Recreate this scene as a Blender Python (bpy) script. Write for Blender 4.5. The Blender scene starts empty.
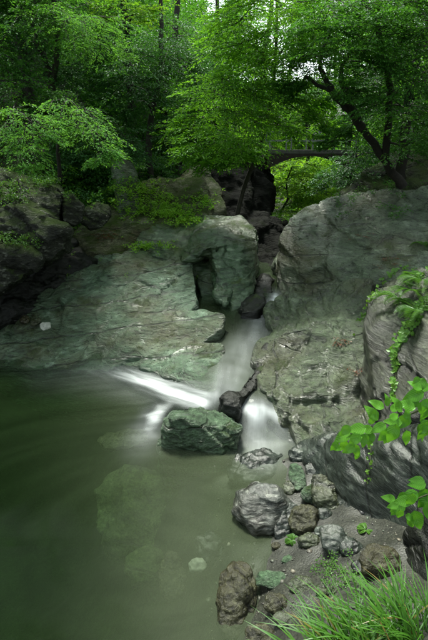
import bpy, bmesh, math, random
import numpy as np
from mathutils import Vector, Matrix

random.seed(7)
RNG = np.random.default_rng(11)
SC = bpy.context.scene
COL = SC.collection
R = math.radians

# ------------------------------------------------------------------ camera
CAM_H = 4.0
PITCH = R(20.4)
FOV = R(70.0)
cam_d = bpy.data.cameras.new('camera')
cam = bpy.data.objects.new('camera', cam_d)
COL.objects.link(cam)
cam.location = (0, 0, CAM_H)
cam.rotation_euler = (R(90) - PITCH, 0, 0)
cam_d.sensor_fit = 'VERTICAL'
cam_d.sensor_height = 24.0
cam_d.lens = 12.0 / math.tan(FOV / 2)
cam_d.clip_start = 0.05
cam_d.clip_end = 2000
SC.camera = cam

# ------------------------------------------------------------------ sky and sun
SUN_EL, SUN_AZ = R(64), R(-12)         # azimuth measured from +Y towards +X
world = bpy.data.worlds.new('World')
SC.world = world
world.use_nodes = True
wn = world.node_tree
wn.nodes.clear()
w_out = wn.nodes.new('ShaderNodeOutputWorld')
w_bg = wn.nodes.new('ShaderNodeBackground')
w_sky = wn.nodes.new('ShaderNodeTexSky')
w_sky.sky_type = 'NISHITA'
w_sky.sun_disc = False
w_sky.sun_elevation = SUN_EL
w_sky.sun_rotation = SUN_AZ
w_sky.air_density = 1.0
w_sky.dust_density = 1.0
w_sky.ozone_density = 1.0
w_hs = wn.nodes.new('ShaderNodeHueSaturation')
w_hs.inputs['Saturation'].default_value = 0.22
w_hs.inputs['Value'].default_value = 1.0
wn.links.new(w_sky.outputs[0], w_hs.inputs['Color'])
w_tint = wn.nodes.new('ShaderNodeMix')
w_tint.data_type = 'RGBA'
w_tint.blend_type = 'MULTIPLY'
w_tint.inputs[0].default_value = 1.0
w_tint.inputs[7].default_value = (0.93, 1.0, 0.96, 1)
wn.links.new(w_hs.outputs[0], w_tint.inputs[6])
wn.links.new(w_tint.outputs[2], w_bg.inputs['Color'])
w_bg.inputs['Strength'].default_value = 0.08
wn.links.new(w_bg.outputs[0], w_out.inputs['Surface'])

sun_d = bpy.data.lights.new('sun', 'SUN')
sun_d.energy = 1.5
sun_d.angle = R(14)
sun_d.color = (1.0, 1.0, 0.88)
sun = bpy.data.objects.new('sun', sun_d)
COL.objects.link(sun)
sun_dir = Vector((math.sin(SUN_AZ) * math.cos(SUN_EL), math.cos(SUN_AZ) * math.cos(SUN_EL), math.sin(SUN_EL)))
sun.rotation_euler = sun_dir.to_track_quat('Z', 'Y').to_euler()
sun.location = (0, 0, 30)

SC.view_settings.view_transform = 'Standard'
SC.view_settings.look = 'None'
SC.view_settings.gamma = 1.0
SC.view_settings.use_curve_mapping = False
SC.view_settings.exposure = 2.1
SC.render.engine = 'CYCLES'
cy = SC.cycles
cy.use_denoising = True
cy.max_bounces = 7
cy.diffuse_bounces = 4
cy.glossy_bounces = 3
cy.transmission_bounces = 5
cy.transparent_max_bounces = 10
cy.volume_bounces = 0
cy.caustics_reflective = False
cy.caustics_refractive = False

# ------------------------------------------------------------------ photo pixel -> place
FPX = 320.0 / math.tan(FOV / 2)
CP, SP = math.cos(PITCH), math.sin(PITCH)


def ray(u, v):
    zc = (320.0 - v) / FPX
    return np.array([(u - 214.0) / FPX, CP + zc * SP, -SP + zc * CP])


def PY(u, v, y):
    """the point seen at pixel u,v that lies y metres down the gorge"""
    d = ray(u, v)
    return np.array([0, 0, CAM_H]) + d * (y / d[1])


def PZ(u, v, z=0.0):
    """the point seen at pixel u,v that lies at height z"""
    d = ray(u, v)
    return np.array([0, 0, CAM_H]) + d * ((z - CAM_H) / d[2])


# ------------------------------------------------------------------ numpy noise
_perm = RNG.permutation(256)
_perm = np.concatenate([_perm, _perm, _perm])
_g = RNG.normal(size=(256, 3))
_g /= np.linalg.norm(_g, axis=1)[:, None]


def perlin(P):
    P = np.asarray(P, float)
    I = np.floor(P).astype(np.int64)
    F = P - I
    I &= 255
    W = F * F * F * (F * (F * 6 - 15) + 10)
    out = np.zeros(len(P))
    for dx in (0, 1):
        for dy in (0, 1):
            for dz in (0, 1):
                h = _perm[_perm[_perm[(I[:, 0] + dx) & 255] + ((I[:, 1] + dy) & 255)] + ((I[:, 2] + dz) & 255)]
                g = _g[h]
                D = F - np.array([dx, dy, dz])
                w = (W[:, 0] if dx else 1 - W[:, 0]) * (W[:, 1] if dy else 1 - W[:, 1]) * (W[:, 2] if dz else 1 - W[:, 2])
                out += w * (g * D).sum(1)
    return out * 1.6


def fbm(P, o=4, rough=0.5, lac=2.03):
    a, s, f = 1.0, 0.0, 1.0
    for i in range(o):
        s = s + a * perlin(P * f + 17.3 * i)
        a *= rough
        f *= lac
    return s


def worley(P):
    """F1, F2 and a random number of the nearest cell"""
    I = np.floor(P).astype(np.int64)
    f1 = np.full(len(P), 9.0)
    f2 = np.full(len(P), 9.0)
    cid = np.zeros(len(P))
    for dx in (-1, 0, 1):
        for dy in (-1, 0, 1):
            for dz in (-1, 0, 1):
                C = I + np.array([dx, dy, dz])
                h = _perm[_perm[_perm[C[:, 0] & 255] + (C[:, 1] & 255)] + (C[:, 2] & 255)]
                off = np.stack([_perm[h], _perm[h + 31], _perm[h + 67]], 1) / 255.0
                d = np.linalg.norm(C + off - P, axis=1)
                near = d < f1
                f2 = np.where(near, f1, np.minimum(f2, d))
                cid = np.where(near, _perm[h + 101] / 255.0, cid)
                f1 = np.where(near, d, f1)
    return f1, f2, cid


def unit(a):
    return a / np.maximum(np.linalg.norm(a, axis=-1, keepdims=True), 1e-9)


def sstep(a, b, x):
    t = np.clip((x - a) / (b - a), 0, 1)
    return t * t * (3 - 2 * t)


# ------------------------------------------------------------------ meshes and objects
def mesh_np(name, V, faces, smooth=True, mats=(), attrs=None):
    """V (n,3); faces an (m,3) or (m,4) int array"""
    V = np.ascontiguousarray(V, np.float32)
    faces = np.ascontiguousarray(faces, np.int32)
    me = bpy.data.meshes.new(name)
    m, k = faces.shape
    me.vertices.add(len(V))
    me.vertices.foreach_set('co', V.ravel())
    me.loops.add(m * k)
    me.loops.foreach_set('vertex_index', faces.ravel())
    me.polygons.add(m)
    me.polygons.foreach_set('loop_start', np.arange(0, m * k, k, dtype=np.int32))
    me.polygons.foreach_set('loop_total', np.full(m, k, np.int32))
    me.update(calc_edges=True)
    me.polygons.foreach_set('use_smooth', np.full(m, smooth, bool))
    if attrs:
        for an, av in attrs.items():
            a = me.attributes.new(an, 'FLOAT', 'POINT')
            a.data.foreach_set('value', np.ascontiguousarray(av, np.float32))
    for mt in mats:
        me.materials.append(mt)
    me.validate()
    return me


def link(name, me, parent=None, loc=None):
    o = bpy.data.objects.new(name, me)
    COL.objects.link(o)
    if parent is not None:
        o.parent = parent
    if loc is not None:
        o.location = loc
    return o


def tag(o, label=None, cat=None, group=None, kind=None):
    if label:
        o['label'] = label
    if cat:
        o['category'] = cat
    if group:
        o['group'] = group
    if kind:
        o['kind'] = kind
    return o


def empty(name, loc):
    o = bpy.data.objects.new(name, None)
    o.empty_display_size = 0.2
    COL.objects.link(o)
    o.location = loc
    return o


def rebase(V):
    """shift to an origin at the base of the thing"""
    b = np.array([V[:, 0].mean(), V[:, 1].mean(), V[:, 2].min()])
    return V - b, b


# ------------------------------------------------------------------ materials
def new_mat(name):
    m = bpy.data.materials.new(name)
    m.use_nodes = True
    m.node_tree.nodes.clear()
    return m, m.node_tree.nodes, m.node_tree.links


def nd(n, t, **kw):
    x = n.new(t)
    for k, v in kw.items():
        if k in x.inputs:
            x.inputs[k].default_value = v
        else:
            setattr(x, k, v)
    return x


def ramp(n, stops, interp='LINEAR'):
    r = n.new('ShaderNodeValToRGB')
    r.color_ramp.interpolation = interp
    e = r.color_ramp.elements
    while len(e) < len(stops):
        e.new(0.5)
    for i, (p, c) in enumerate(stops):
        e[i].position = p
        e[i].color = (c, c, c, 1) if isinstance(c, (int, float)) else (*c, 1)
    return r


def mixc(n, l, fac, a, b, mode='MIX'):
    m = n.new('ShaderNodeMix')
    m.data_type = 'RGBA'
    m.blend_type = mode
    for sock, val in ((m.inputs[0], fac), (m.inputs[6], a), (m.inputs[7], b)):
        if isinstance(val, (int, float)):
            sock.default_value = val
        elif isinstance(val, tuple):
            sock.default_value = (*val, 1)
        else:
            l.new(val, sock)
    return m.outputs[2]


def math_n(n, l, op, a, b=0.0, c=0.0, clamp=False):
    m = n.new('ShaderNodeMath')
    m.operation = op
    m.use_clamp = clamp
    for s, val in zip(m.inputs, (a, b, c)):
        if isinstance(val, (int, float)):
            s.default_value = val
        else:
            l.new(val, s)
    return m.outputs[0]


def rock_mat(name, dark, mid, light, stain, stain_amt=0.5, moss=0.0, tilt=(0.5, 0.3, 0.4), stretch=6.0,
             scale=1.6, rough=(0.28, 0.6), bump=0.5, vein=0.0, crack=0.6, mosscol=(0.055, 0.095, 0.014), wet=0.5, relief=0.16, soak=None):
    soak = wet if soak is None else soak
    m, n, l = new_mat(name)
    geo = nd(n, 'ShaderNodeNewGeometry')
    mp = nd(n, 'ShaderNodeMapping')
    mp.inputs['Rotation'].default_value = tilt
    mp.inputs['Scale'].default_value = (1, 1, stretch)
    # bend the layers a little
    wob = nd(n, 'ShaderNodeTexNoise', Scale=0.7, Detail=1.0)
    l.new(geo.outputs['Position'], wob.inputs['Vector'])
    vadd = nd(n, 'ShaderNodeVectorMath', operation='MULTIPLY_ADD')
    l.new(wob.outputs['Color'], vadd.inputs[0])
    vadd.inputs[1].default_value = (0.35, 0.35, 0.35)
    l.new(geo.outputs['Position'], vadd.inputs[2])
    l.new(vadd.outputs[0], mp.inputs['Vector'])
    n1 = nd(n, 'ShaderNodeTexNoise', Scale=scale, Detail=9.0, Roughness=0.62)
    l.new(mp.outputs[0], n1.inputs['Vector'])
    n2 = nd(n, 'ShaderNodeTexNoise', Scale=scale * 4, Detail=7.0, Roughness=0.58)
    l.new(mp.outputs[0], n2.inputs['Vector'])
    n3 = nd(n, 'ShaderNodeTexNoise', Scale=0.75, Detail=6.0, Roughness=0.6)
    l.new(geo.outputs['Position'], n3.inputs['Vector'])
    n4 = nd(n, 'ShaderNodeTexNoise', Scale=38.0, Detail=5.0, Roughness=0.7)
    l.new(geo.outputs['Position'], n4.inputs['Vector'])
    mixv = math_n(n, l, 'MULTIPLY_ADD', n2.outputs['Fac'], 0.45, math_n(n, l, 'MULTIPLY', n1.outputs['Fac'], 0.55))
    cr = ramp(n, [(0.38, dark), (0.47, mid), (0.54, mid), (0.64, light)])
    l.new(mixv, cr.inputs[0])
    col = cr.outputs[0]
    sr = ramp(n, [(0.46, 0.0), (0.66, 1.0)])
    l.new(n3.outputs['Fac'], sr.inputs[0])
    col = mixc(n, l, math_n(n, l, 'MULTIPLY', sr.outputs[0], stain_amt), col, mixc(n, l, 0.6, stain, col, 'OVERLAY'))
    # mottling, grain and small pits
    n5 = nd(n, 'ShaderNodeTexNoise', Scale=9.0, Detail=12.0, Roughness=0.74)
    l.new(mp.outputs[0] if stretch > 3 else geo.outputs['Position'], n5.inputs['Vector'])
    mo = ramp(n, [(0.36, 0.35), (0.47, 0.9), (0.56, 1.05), (0.68, 1.7)])
    l.new(n5.outputs['Fac'], mo.inputs[0])
    col = mixc(n, l, 1.0, col, mo.outputs[0], 'MULTIPLY')
    # straight fractures
    mpf = nd(n, 'ShaderNodeMapping')
    mpf.inputs['Rotation'].default_value = (tilt[0] + .5, tilt[1] + 1.0, tilt[2] + .35)
    l.new(geo.outputs['Position'], mpf.inputs['Vector'])
    wv_ = nd(n, 'ShaderNodeTexWave', Scale=0.55, Distortion=2.2, Detail=3.0)
    wv_.inputs['Detail Scale'].default_value = 1.3
    l.new(mpf.outputs[0], wv_.inputs['Vector'])
    fr_ = ramp(n, [(0.0, 0.0), (0.012, 1.0)])
    l.new(wv_.outputs['Fac'], fr_.inputs[0])
    fg = ramp(n, [(0.44, 1.0), (0.54, 0.0)])
    l.new(n3.outputs['Fac'], fg.inputs[0])
    frac = math_n(n, l, 'MAXIMUM', fr_.outputs[0], fg.outputs[0])
    col = mixc(n, l, math_n(n, l, 'MULTIPLY', math_n(n, l, 'SUBTRACT', 1.0, frac), 0.75), col, (0.008, 0.009, 0.007))
    # speckle
    sp = ramp(n, [(0.35, 0.6), (0.65, 1.3)])
    l.new(n4.outputs['Fac'], sp.inputs[0])
    col = mixc(n, l, 1.0, col, sp.outputs[0], 'MULTIPLY')
    height = math_n(n, l, 'MULTIPLY_ADD', n1.outputs['Fac'], 0.22, math_n(n, l, 'MULTIPLY', n2.outputs['Fac'], 0.42))
    height = math_n(n, l, 'MULTIPLY_ADD', n5.outputs['Fac'], 0.26, height)
    height = math_n(n, l, 'MULTIPLY_ADD', n4.outputs['Fac'], 0.05, height)
    height = math_n(n, l, 'MULTIPLY_ADD', frac, 0.12, height)
    if crack > 0:
        vo = nd(n, 'ShaderNodeTexVoronoi', feature='DISTANCE_TO_EDGE', Scale=0.9)
        mp2 = nd(n, 'ShaderNodeMapping')
        mp2.inputs['Rotation'].default_value = tilt
        mp2.inputs['Scale'].default_value = (1, 0.8, 2.6)
        l.new(vadd.outputs[0], mp2.inputs['Vector'])
        l.new(mp2.outputs[0], vo.inputs['Vector'])
        ck = ramp(n, [(0.0, 0.0), (0.022, 1.0)])
        l.new(vo.outputs['Distance'], ck.inputs[0])
        keep = ramp(n, [(0.40, 0.0), (0.5, 1.0)])
        l.new(n1.outputs['Fac'], keep.inputs[0])
        ckf = math_n(n, l, 'MAXIMUM', ck.outputs[0], keep.outputs[0])
        col = mixc(n, l, math_n(n, l, 'MULTIPLY', math_n(n, l, 'SUBTRACT', 1.0, ckf), crack), col, (0.012, 0.012, 0.010))
        height = math_n(n, l, 'MULTIPLY_ADD', ckf, 0.25 * crack, height)
    if vein > 0:
        wv = nd(n, 'ShaderNodeTexNoise', Scale=scale * 3.2, Detail=4.0, Roughness=0.5)
        mp3 = nd(n, 'ShaderNodeMapping')
        mp3.inputs['Rotation'].default_value = tilt
        mp3.inputs['Scale'].default_value = (0.35, 1, stretch * 1.4)
        l.new(vadd.outputs[0], mp3.inputs['Vector'])
        l.new(mp3.outputs[0], wv.inputs['Vector'])
        vr = ramp(n, [(0.60, 0.0), (0.66, 1.0)])
        l.new(wv.outputs['Fac'], vr.inputs[0])
        col = mixc(n, l, math_n(n, l, 'MULTIPLY', vr.outputs[0], vein), col, (0.42, 0.42, 0.38))
    col = mixc(n, l, 1.0, col, (1 - .40 * soak, 1 - .34 * soak, 1 - .42 * soak), 'MULTIPLY')
    rr = ramp(n, [(0.3, rough[0]), (0.7, rough[1])])
    l.new(n5.outputs['Fac'], rr.inputs[0])
    rgh = rr.outputs[0]
    if moss > 0:
        sx = nd(n, 'ShaderNodeSeparateXYZ')
        l.new(geo.outputs['Normal'], sx.inputs[0])
        up = nd(n, 'ShaderNodeMapRange')
        up.inputs[1].default_value = 0.35
        up.inputs[2].default_value = 0.9
        l.new(sx.outputs[2], up.inputs[0])
        nm = nd(n, 'ShaderNodeTexNoise', Scale=1.5, Detail=7.0, Roughness=0.7)
        l.new(geo.outputs['Position'], nm.inputs['Vector'])
        t0 = 0.64 - 0.32 * moss
        mr = ramp(n, [(t0, 0.0), (t0 + 0.10, 1.0)])
        l.new(nm.outputs['Fac'], mr.inputs[0])
        mf = math_n(n, l, 'MULTIPLY', up.outputs[0], mr.outputs[0], clamp=True)
        mc = mixc(n, l, n4.outputs['Fac'], tuple(c * 0.5 for c in mosscol), tuple(c * 1.5 for c in mosscol))
        col = mixc(n, l, mf, col, mc)
        rgh = math_n(n, l, 'MAXIMUM', rgh, math_n(n, l, 'MULTIPLY', mf, 0.9))
        height = math_n(n, l, 'MULTIPLY_ADD', math_n(n, l, 'MULTIPLY', mf, n4.outputs['Fac']), 0.5, height)
    bp = nd(n, 'ShaderNodeBump', Strength=min(1.0, bump * 1.3), Distance=relief)
    l.new(height, bp.inputs['Height'])
    bs = nd(n, 'ShaderNodeBsdfPrincipled')
    bs.inputs['Specular IOR Level'].default_value = 0.12 + 0.8 * wet
    bs.inputs['Coat Weight'].default_value = wet
    bs.inputs['Coat Roughness'].default_value = 0.16
    l.new(col, bs.inputs['Base Color'])
    l.new(rgh, bs.inputs['Roughness'])
    l.new(bp.outputs[0], bs.inputs['Normal'])
    l.new(bp.outputs[0], bs.inputs['Coat Normal'])
    out = nd(n, 'ShaderNodeOutputMaterial')
    l.new(bs.outputs[0], out.inputs[0])
    return m


def leaf_mat(name, c1, c2, trans=0.45, gloss=0.08, rough=0.4, yellow=None):
    """colour differs from leaf to leaf and from spray to spray"""
    m, n, l = new_mat(name)
    geo = nd(n, 'ShaderNodeNewGeometry')
    ns = nd(n, 'ShaderNodeTexNoise', Scale=0.9, Detail=3.0, Roughness=0.6)
    l.new(geo.outputs['Position'], ns.inputs['Vector'])
    f = math_n(n, l, 'ADD', math_n(n, l, 'MULTIPLY', ns.outputs['Fac'], 1.4), math_n(n, l, 'MULTIPLY', geo.outputs['Random Per Island'], 0.5))
    f = math_n(n, l, 'SUBTRACT', f, 0.45, clamp=True)
    col = mixc(n, l, f, c1, c2)
    if yellow:
        yr = ramp(n, [(0.93, 0.0), (0.97, 1.0)])
        l.new(geo.outputs['Random Per Island'], yr.inputs[0])
        col = mixc(n, l, yr.outputs[0], col, yellow)
    df = nd(n, 'ShaderNodeBsdfDiffuse')
    tr = nd(n, 'ShaderNodeBsdfTranslucent')
    gl = nd(n, 'ShaderNodeBsdfGlossy', Roughness=rough)
    gl.inputs['Color'].default_value = (0.8, 0.9, 0.85, 1)
    l.new(col, df.inputs[0])
    tcol = mixc(n, l, 1.0, col, (1.25, 1.2, 0.55), 'MULTIPLY')
    l.new(tcol, tr.inputs[0])
    m1 = nd(n, 'ShaderNodeMixShader', Fac=trans)
    l.new(df.outputs[0], m1.inputs[1])
    l.new(tr.outputs[0], m1.inputs[2])
    m2 = nd(n, 'ShaderNodeMixShader', Fac=gloss * 0.4)
    l.new(m1.outputs[0], m2.inputs[1])
    l.new(gl.outputs[0], m2.inputs[2])
    out = nd(n, 'ShaderNodeOutputMaterial')
    l.new(m2.outputs[0], out.inputs[0])
    return m


def bark_mat(name, c1, c2):
    m, n, l = new_mat(name)
    geo = nd(n, 'ShaderNodeNewGeometry')
    ns = nd(n, 'ShaderNodeTexNoise', Scale=9.0, Detail=8.0, Roughness=0.7)
    l.new(geo.outputs['Position'], ns.inputs['Vector'])
    cr = ramp(n, [(0.35, c1), (0.65, c2)])
    l.new(ns.outputs['Fac'], cr.inputs[0])
    bp = nd(n, 'ShaderNodeBump', Strength=0.6, Distance=0.03)
    l.new(ns.outputs['Fac'], bp.inputs['Height'])
    bs = nd(n, 'ShaderNodeBsdfPrincipled', Roughness=0.75)
    l.new(cr.outputs[0], bs.inputs['Base Color'])
    l.new(bp.outputs[0], bs.inputs['Normal'])
    out = nd(n, 'ShaderNodeOutputMaterial')
    l.new(bs.outputs[0], out.inputs[0])
    return m


def ground_mat():
    m, n, l = new_mat('ground')
    geo = nd(n, 'ShaderNodeNewGeometry')
    at = nd(n, 'ShaderNodeAttribute', attribute_name='sand')
    n1 = nd(n, 'ShaderNodeTexNoise', Scale=3.0, Detail=9.0, Roughness=0.65)
    n2 = nd(n, 'ShaderNodeTexNoise', Scale=60.0, Detail=4.0, Roughness=0.7)
    vo = nd(n, 'ShaderNodeTexVoronoi', Scale=55.0)
    for x in (n1, n2, vo):
        l.new(geo.outputs['Position'], x.inputs['Vector'])
    sand = ramp(n, [(0.3, (0.013, 0.014, 0.010)), (0.5, (0.028, 0.030, 0.022)), (0.75, (0.055, 0.056, 0.042))])
    l.new(n1.outputs['Fac'], sand.inputs[0])
    bw = nd(n, 'ShaderNodeRGBToBW')
    l.new(vo.outputs['Color'], bw.inputs[0])
    sand2 = mixc(n, l, 0.6, sand.outputs[0], bw.outputs[0], 'SOFT_LIGHT')
    soil = ramp(n, [(0.3, (0.006, 0.008, 0.004)), (0.5, (0.016, 0.014, 0.007)), (0.62, (0.022, 0.034, 0.008)), (0.8, (0.035, 0.022, 0.012))])
    l.new(n1.outputs['Fac'], soil.inputs[0])
    col = mixc(n, l, at.outputs['Fac'], soil.outputs[0], sand2)
    h = math_n(n, l, 'ADD', math_n(n, l, 'MULTIPLY', n2.outputs['Fac'], 0.4), math_n(n, l, 'MULTIPLY', vo.outputs['Distance'], -0.4))
    bp = nd(n, 'ShaderNodeBump', Strength=0.3, Distance=0.015)
    l.new(h, bp.inputs['Height'])
    bs = nd(n, 'ShaderNodeBsdfPrincipled', Roughness=0.45)
    l.new(col, bs.inputs['Base Color'])
    l.new(bp.outputs[0], bs.inputs['Normal'])
    out = nd(n, 'ShaderNodeOutputMaterial')
    l.new(bs.outputs[0], out.inputs[0])
    return m


def water_mat():
    m, n, l = new_mat('water')
    geo = nd(n, 'ShaderNodeNewGeometry')
    foam = nd(n, 'ShaderNodeAttribute', attribute_name='foam')
    silt = nd(n, 'ShaderNodeAttribute', attribute_name='silt')
    def threads(au, av, sc):
        f1 = nd(n, 'ShaderNodeAttribute', attribute_name=au)
        f2 = nd(n, 'ShaderNodeAttribute', attribute_name=av)
        cx = nd(n, 'ShaderNodeCombineXYZ')
        l.new(f1.outputs['Fac'], cx.inputs[0])
        l.new(f2.outputs['Fac'], cx.inputs[1])
        mp = nd(n, 'ShaderNodeMapping')
        mp.inputs['Scale'].default_value = sc
        l.new(cx.outputs[0], mp.inputs['Vector'])
        st = nd(n, 'ShaderNodeTexNoise', Scale=1.0, Detail=4.0, Roughness=0.5)
        l.new(mp.outputs[0], st.inputs['Vector'])
        return st.outputs['Fac']
    wj = nd(n, 'ShaderNodeAttribute', attribute_name='w_jet')
    wc = nd(n, 'ShaderNodeAttribute', attribute_name='w_chan')
    tp = threads('pool_u', 'pool_v', (0.5, 4.5, 1))
    tj = threads('jet_u', 'jet_v', (0.8, 9.0, 1))
    sx = nd(n, 'ShaderNodeSeparateXYZ')
    l.new(geo.outputs['Position'], sx.inputs[0])
    tc = threads('chan_u', 'chan_v', (0.7, 3.2, 1))
    stv = nd(n, 'ShaderNodeMix')
    l.new(wj.outputs['Fac'], stv.inputs[0])
    l.new(tp, stv.inputs[2])
    l.new(tj, stv.inputs[3])
    stw = nd(n, 'ShaderNodeMix')
    l.new(wc.outputs['Fac'], stw.inputs[0])
    l.new(stv.outputs[0], stw.inputs[2])
    l.new(tc, stw.inputs[3])
    st_out = stw.outputs[0]
    sr = ramp(n, [(0.36, 0.0), (0.70, 1.0)])
    l.new(st_out, sr.inputs[0])
    # foam: silky threads along the flow
    thread = math_n(n, l, 'MULTIPLY_ADD', sr.outputs[0], 0.6, 0.58)
    ff = math_n(n, l, 'MULTIPLY', foam.outputs['Fac'], thread, clamp=True)
    body = math_n(n, l, 'ADD', silt.outputs['Fac'], math_n(n, l, 'MULTIPLY', sr.outputs[0], 0.11), clamp=True)
    opaq = math_n(n, l, 'MAXIMUM', ff, body)
    shal = nd(n, 'ShaderNodeMapRange')
    shal.inputs[1].default_value = 0.16
    shal.inputs[2].default_value = 0.42
    l.new(silt.outputs['Fac'], shal.inputs[0])
    bodyc = mixc(n, l, shal.outputs[0], (0.014, 0.042, 0.009), (0.092, 0.115, 0.068))
    dcol = mixc(n, l, math_n(n, l, 'POWER', ff, 0.7), bodyc, (0.86, 0.90, 0.92))
    df = nd(n, 'ShaderNodeBsdfDiffuse')
    l.new(dcol, df.inputs[0])
    tr = nd(n, 'ShaderNodeBsdfTransparent')
    tr.inputs[0].default_value = (0.94, 0.98, 0.95, 1)
    ms = nd(n, 'ShaderNodeMixShader')
    l.new(opaq, ms.inputs[0])
    l.new(tr.outputs[0], ms.inputs[1])
    l.new(df.outputs[0], ms.inputs[2])
    gl = nd(n, 'ShaderNodeBsdfGlossy', Roughness=0.09)
    bp = nd(n, 'ShaderNodeBump', Strength=0.08, Distance=0.04)
    l.new(st_out, bp.inputs['Height'])
    l.new(bp.outputs[0], gl.inputs['Normal'])
    fr = nd(n, 'ShaderNodeFresnel', IOR=1.12)
    frm = math_n(n, l, 'MULTIPLY', fr.outputs[0], math_n(n, l, 'SUBTRACT', 1.0, math_n(n, l, 'MULTIPLY', ff, 0.8)))
    mx = nd(n, 'ShaderNodeMixShader')
    l.new(frm, mx.inputs[0])
    l.new(ms.outputs[0], mx.inputs[1])
    l.new(gl.outputs[0], mx.inputs[2])
    va = nd(n, 'ShaderNodeVolumeAbsorption', Density=1.25)
    va.inputs['Color'].default_value = (0.46, 0.62, 0.36, 1)
    out = nd(n, 'ShaderNodeOutputMaterial')
    l.new(mx.outputs[0], out.inputs['Surface'])
    l.new(va.outputs[0], out.inputs['Volume'])
    return m


def plain_mat(name, col, rough=0.6, var=0.3, scale=12.0):
    m, n, l = new_mat(name)
    geo = nd(n, 'ShaderNodeNewGeometry')
    ns = nd(n, 'ShaderNodeTexNoise', Scale=scale, Detail=6.0, Roughness=0.65)
    l.new(geo.outputs['Position'], ns.inputs['Vector'])
    cr = ramp(n, [(0.3, tuple(c * (1 - var) for c in col)), (0.7, tuple(c * (1 + var) for c in col))])
    l.new(ns.outputs['Fac'], cr.inputs[0])
    bs = nd(n, 'ShaderNodeBsdfPrincipled', Roughness=rough)
    l.new(cr.outputs[0], bs.inputs['Base Color'])
    out = nd(n, 'ShaderNodeOutputMaterial')
    l.new(bs.outputs[0], out.inputs[0])
    return m


M = {}
M['slab'] = rock_mat('slab_rock', (0.018, 0.048, 0.020), (0.095, 0.178, 0.098), (0.28, 0.41, 0.29), (0.12, 0.095, 0.012), 0.8,
                     moss=0.12, tilt=(0.5, 0.75, 0.4), stretch=6.0, scale=0.9, rough=(0.2, 0.46), bump=0.75, wet=.7, relief=.15, soak=.35)
M['block'] = rock_mat('block_rock', (0.018, 0.044, 0.018), (0.078, 0.138, 0.070), (0.22, 0.31, 0.20), (0.10, 0.08, 0.012), 0.7,
                      moss=0.4, tilt=(0.2, 0.3, 0.2), stretch=4.0, scale=1.0, rough=(0.25, 0.5), bump=0.6, wet=.45, relief=.11)
M['mossy'] = rock_mat('mossy_rock', (0.04, 0.048, 0.022), (0.13, 0.14, 0.075), (0.28, 0.30, 0.21), (0.14, 0.09, 0.03), 0.7,
                      moss=0.75, tilt=(0.2, 0.3, 0.2), stretch=4.0, scale=1.2, rough=(0.4, 0.7), bump=0.8, wet=.15, relief=.13)
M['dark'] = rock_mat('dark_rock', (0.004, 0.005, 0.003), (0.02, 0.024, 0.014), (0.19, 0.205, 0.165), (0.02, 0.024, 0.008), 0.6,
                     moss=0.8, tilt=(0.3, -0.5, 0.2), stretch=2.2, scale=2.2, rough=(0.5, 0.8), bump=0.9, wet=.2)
M['wall'] = rock_mat('shade_wall_rock', (0.002, 0.002, 0.002), (0.006, 0.007, 0.005), (0.02, 0.022, 0.018), (0.01, 0.012, 0.005), 0.5,
                     moss=0.3, rough=(0.6, 0.9), bump=0.5, mosscol=(0.006, 0.011, 0.002), wet=0.0)  # near-black rock and moss: the gorge's deep shade put into the colour
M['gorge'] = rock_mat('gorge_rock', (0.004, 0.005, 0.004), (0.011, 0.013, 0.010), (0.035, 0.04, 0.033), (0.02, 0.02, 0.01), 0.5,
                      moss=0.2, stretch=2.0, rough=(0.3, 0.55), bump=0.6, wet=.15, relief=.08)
M['grey'] = rock_mat('grey_rock', (0.018, 0.034, 0.014), (0.092, 0.138, 0.074), (0.27, 0.34, 0.24), (0.11, 0.092, 0.010), 0.8,
                     moss=0.22, tilt=(0.4, 0.8, 0.5), stretch=4.0, scale=0.9, rough=(0.2, 0.46), bump=0.8, wet=.7, relief=.16, soak=.35)
M['ochre'] = rock_mat('ochre_rock', (0.018, 0.032, 0.009), (0.075, 0.112, 0.046), (0.19, 0.25, 0.14), (0.105, 0.085, 0.008), 0.85,
                      moss=0.14, tilt=(0.3, -0.7, 0.3), stretch=4.0, scale=0.8, rough=(0.2, 0.44), bump=0.75, wet=.7, relief=.15, soak=.45)
M['schist'] = rock_mat('schist_rock', (0.009, 0.011, 0.007), (0.05, 0.06, 0.038), (0.19, 0.21, 0.15), (0.07, 0.058, 0.02), 0.5,
                       moss=0.25, tilt=(0.15, -0.88, 0.0), stretch=9.0, scale=0.6, rough=(0.28, 0.5), bump=0.8, crack=0.35, wet=.4, relief=.08)
M['green'] = rock_mat('green_rock', (0.03, 0.06, 0.028), (0.095, 0.165, 0.088), (0.22, 0.31, 0.20), (0.08, 0.068, 0.02), 0.4,
                      moss=0.3, tilt=(0.4, 1.1, 0.5), stretch=2.4, scale=1.7, rough=(0.25, 0.5), bump=0.9, wet=.4)
M['slate'] = rock_mat('slate_rock', (0.013, 0.017, 0.014), (0.042, 0.053, 0.045), (0.13, 0.148, 0.132), (0.035, 0.032, 0.014), 0.3,
                      tilt=(0.15, -0.8, 0.3), stretch=5.0, scale=0.9, rough=(0.2, 0.42), bump=0.5, vein=0.12, crack=0.25, wet=.3, relief=.05, soak=.8)
M['banded'] = rock_mat('banded_rock', (0.035, 0.035, 0.03), (0.10, 0.107, 0.10), (0.22, 0.23, 0.22), (0.10, 0.07, 0.03), 0.7,
                       tilt=(0.3, 1.2, 0.4), stretch=6.0, scale=1.8, rough=(0.2, 0.42), bump=0.6, vein=0.6, crack=0.2, wet=.35, relief=.05, soak=.6)
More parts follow.
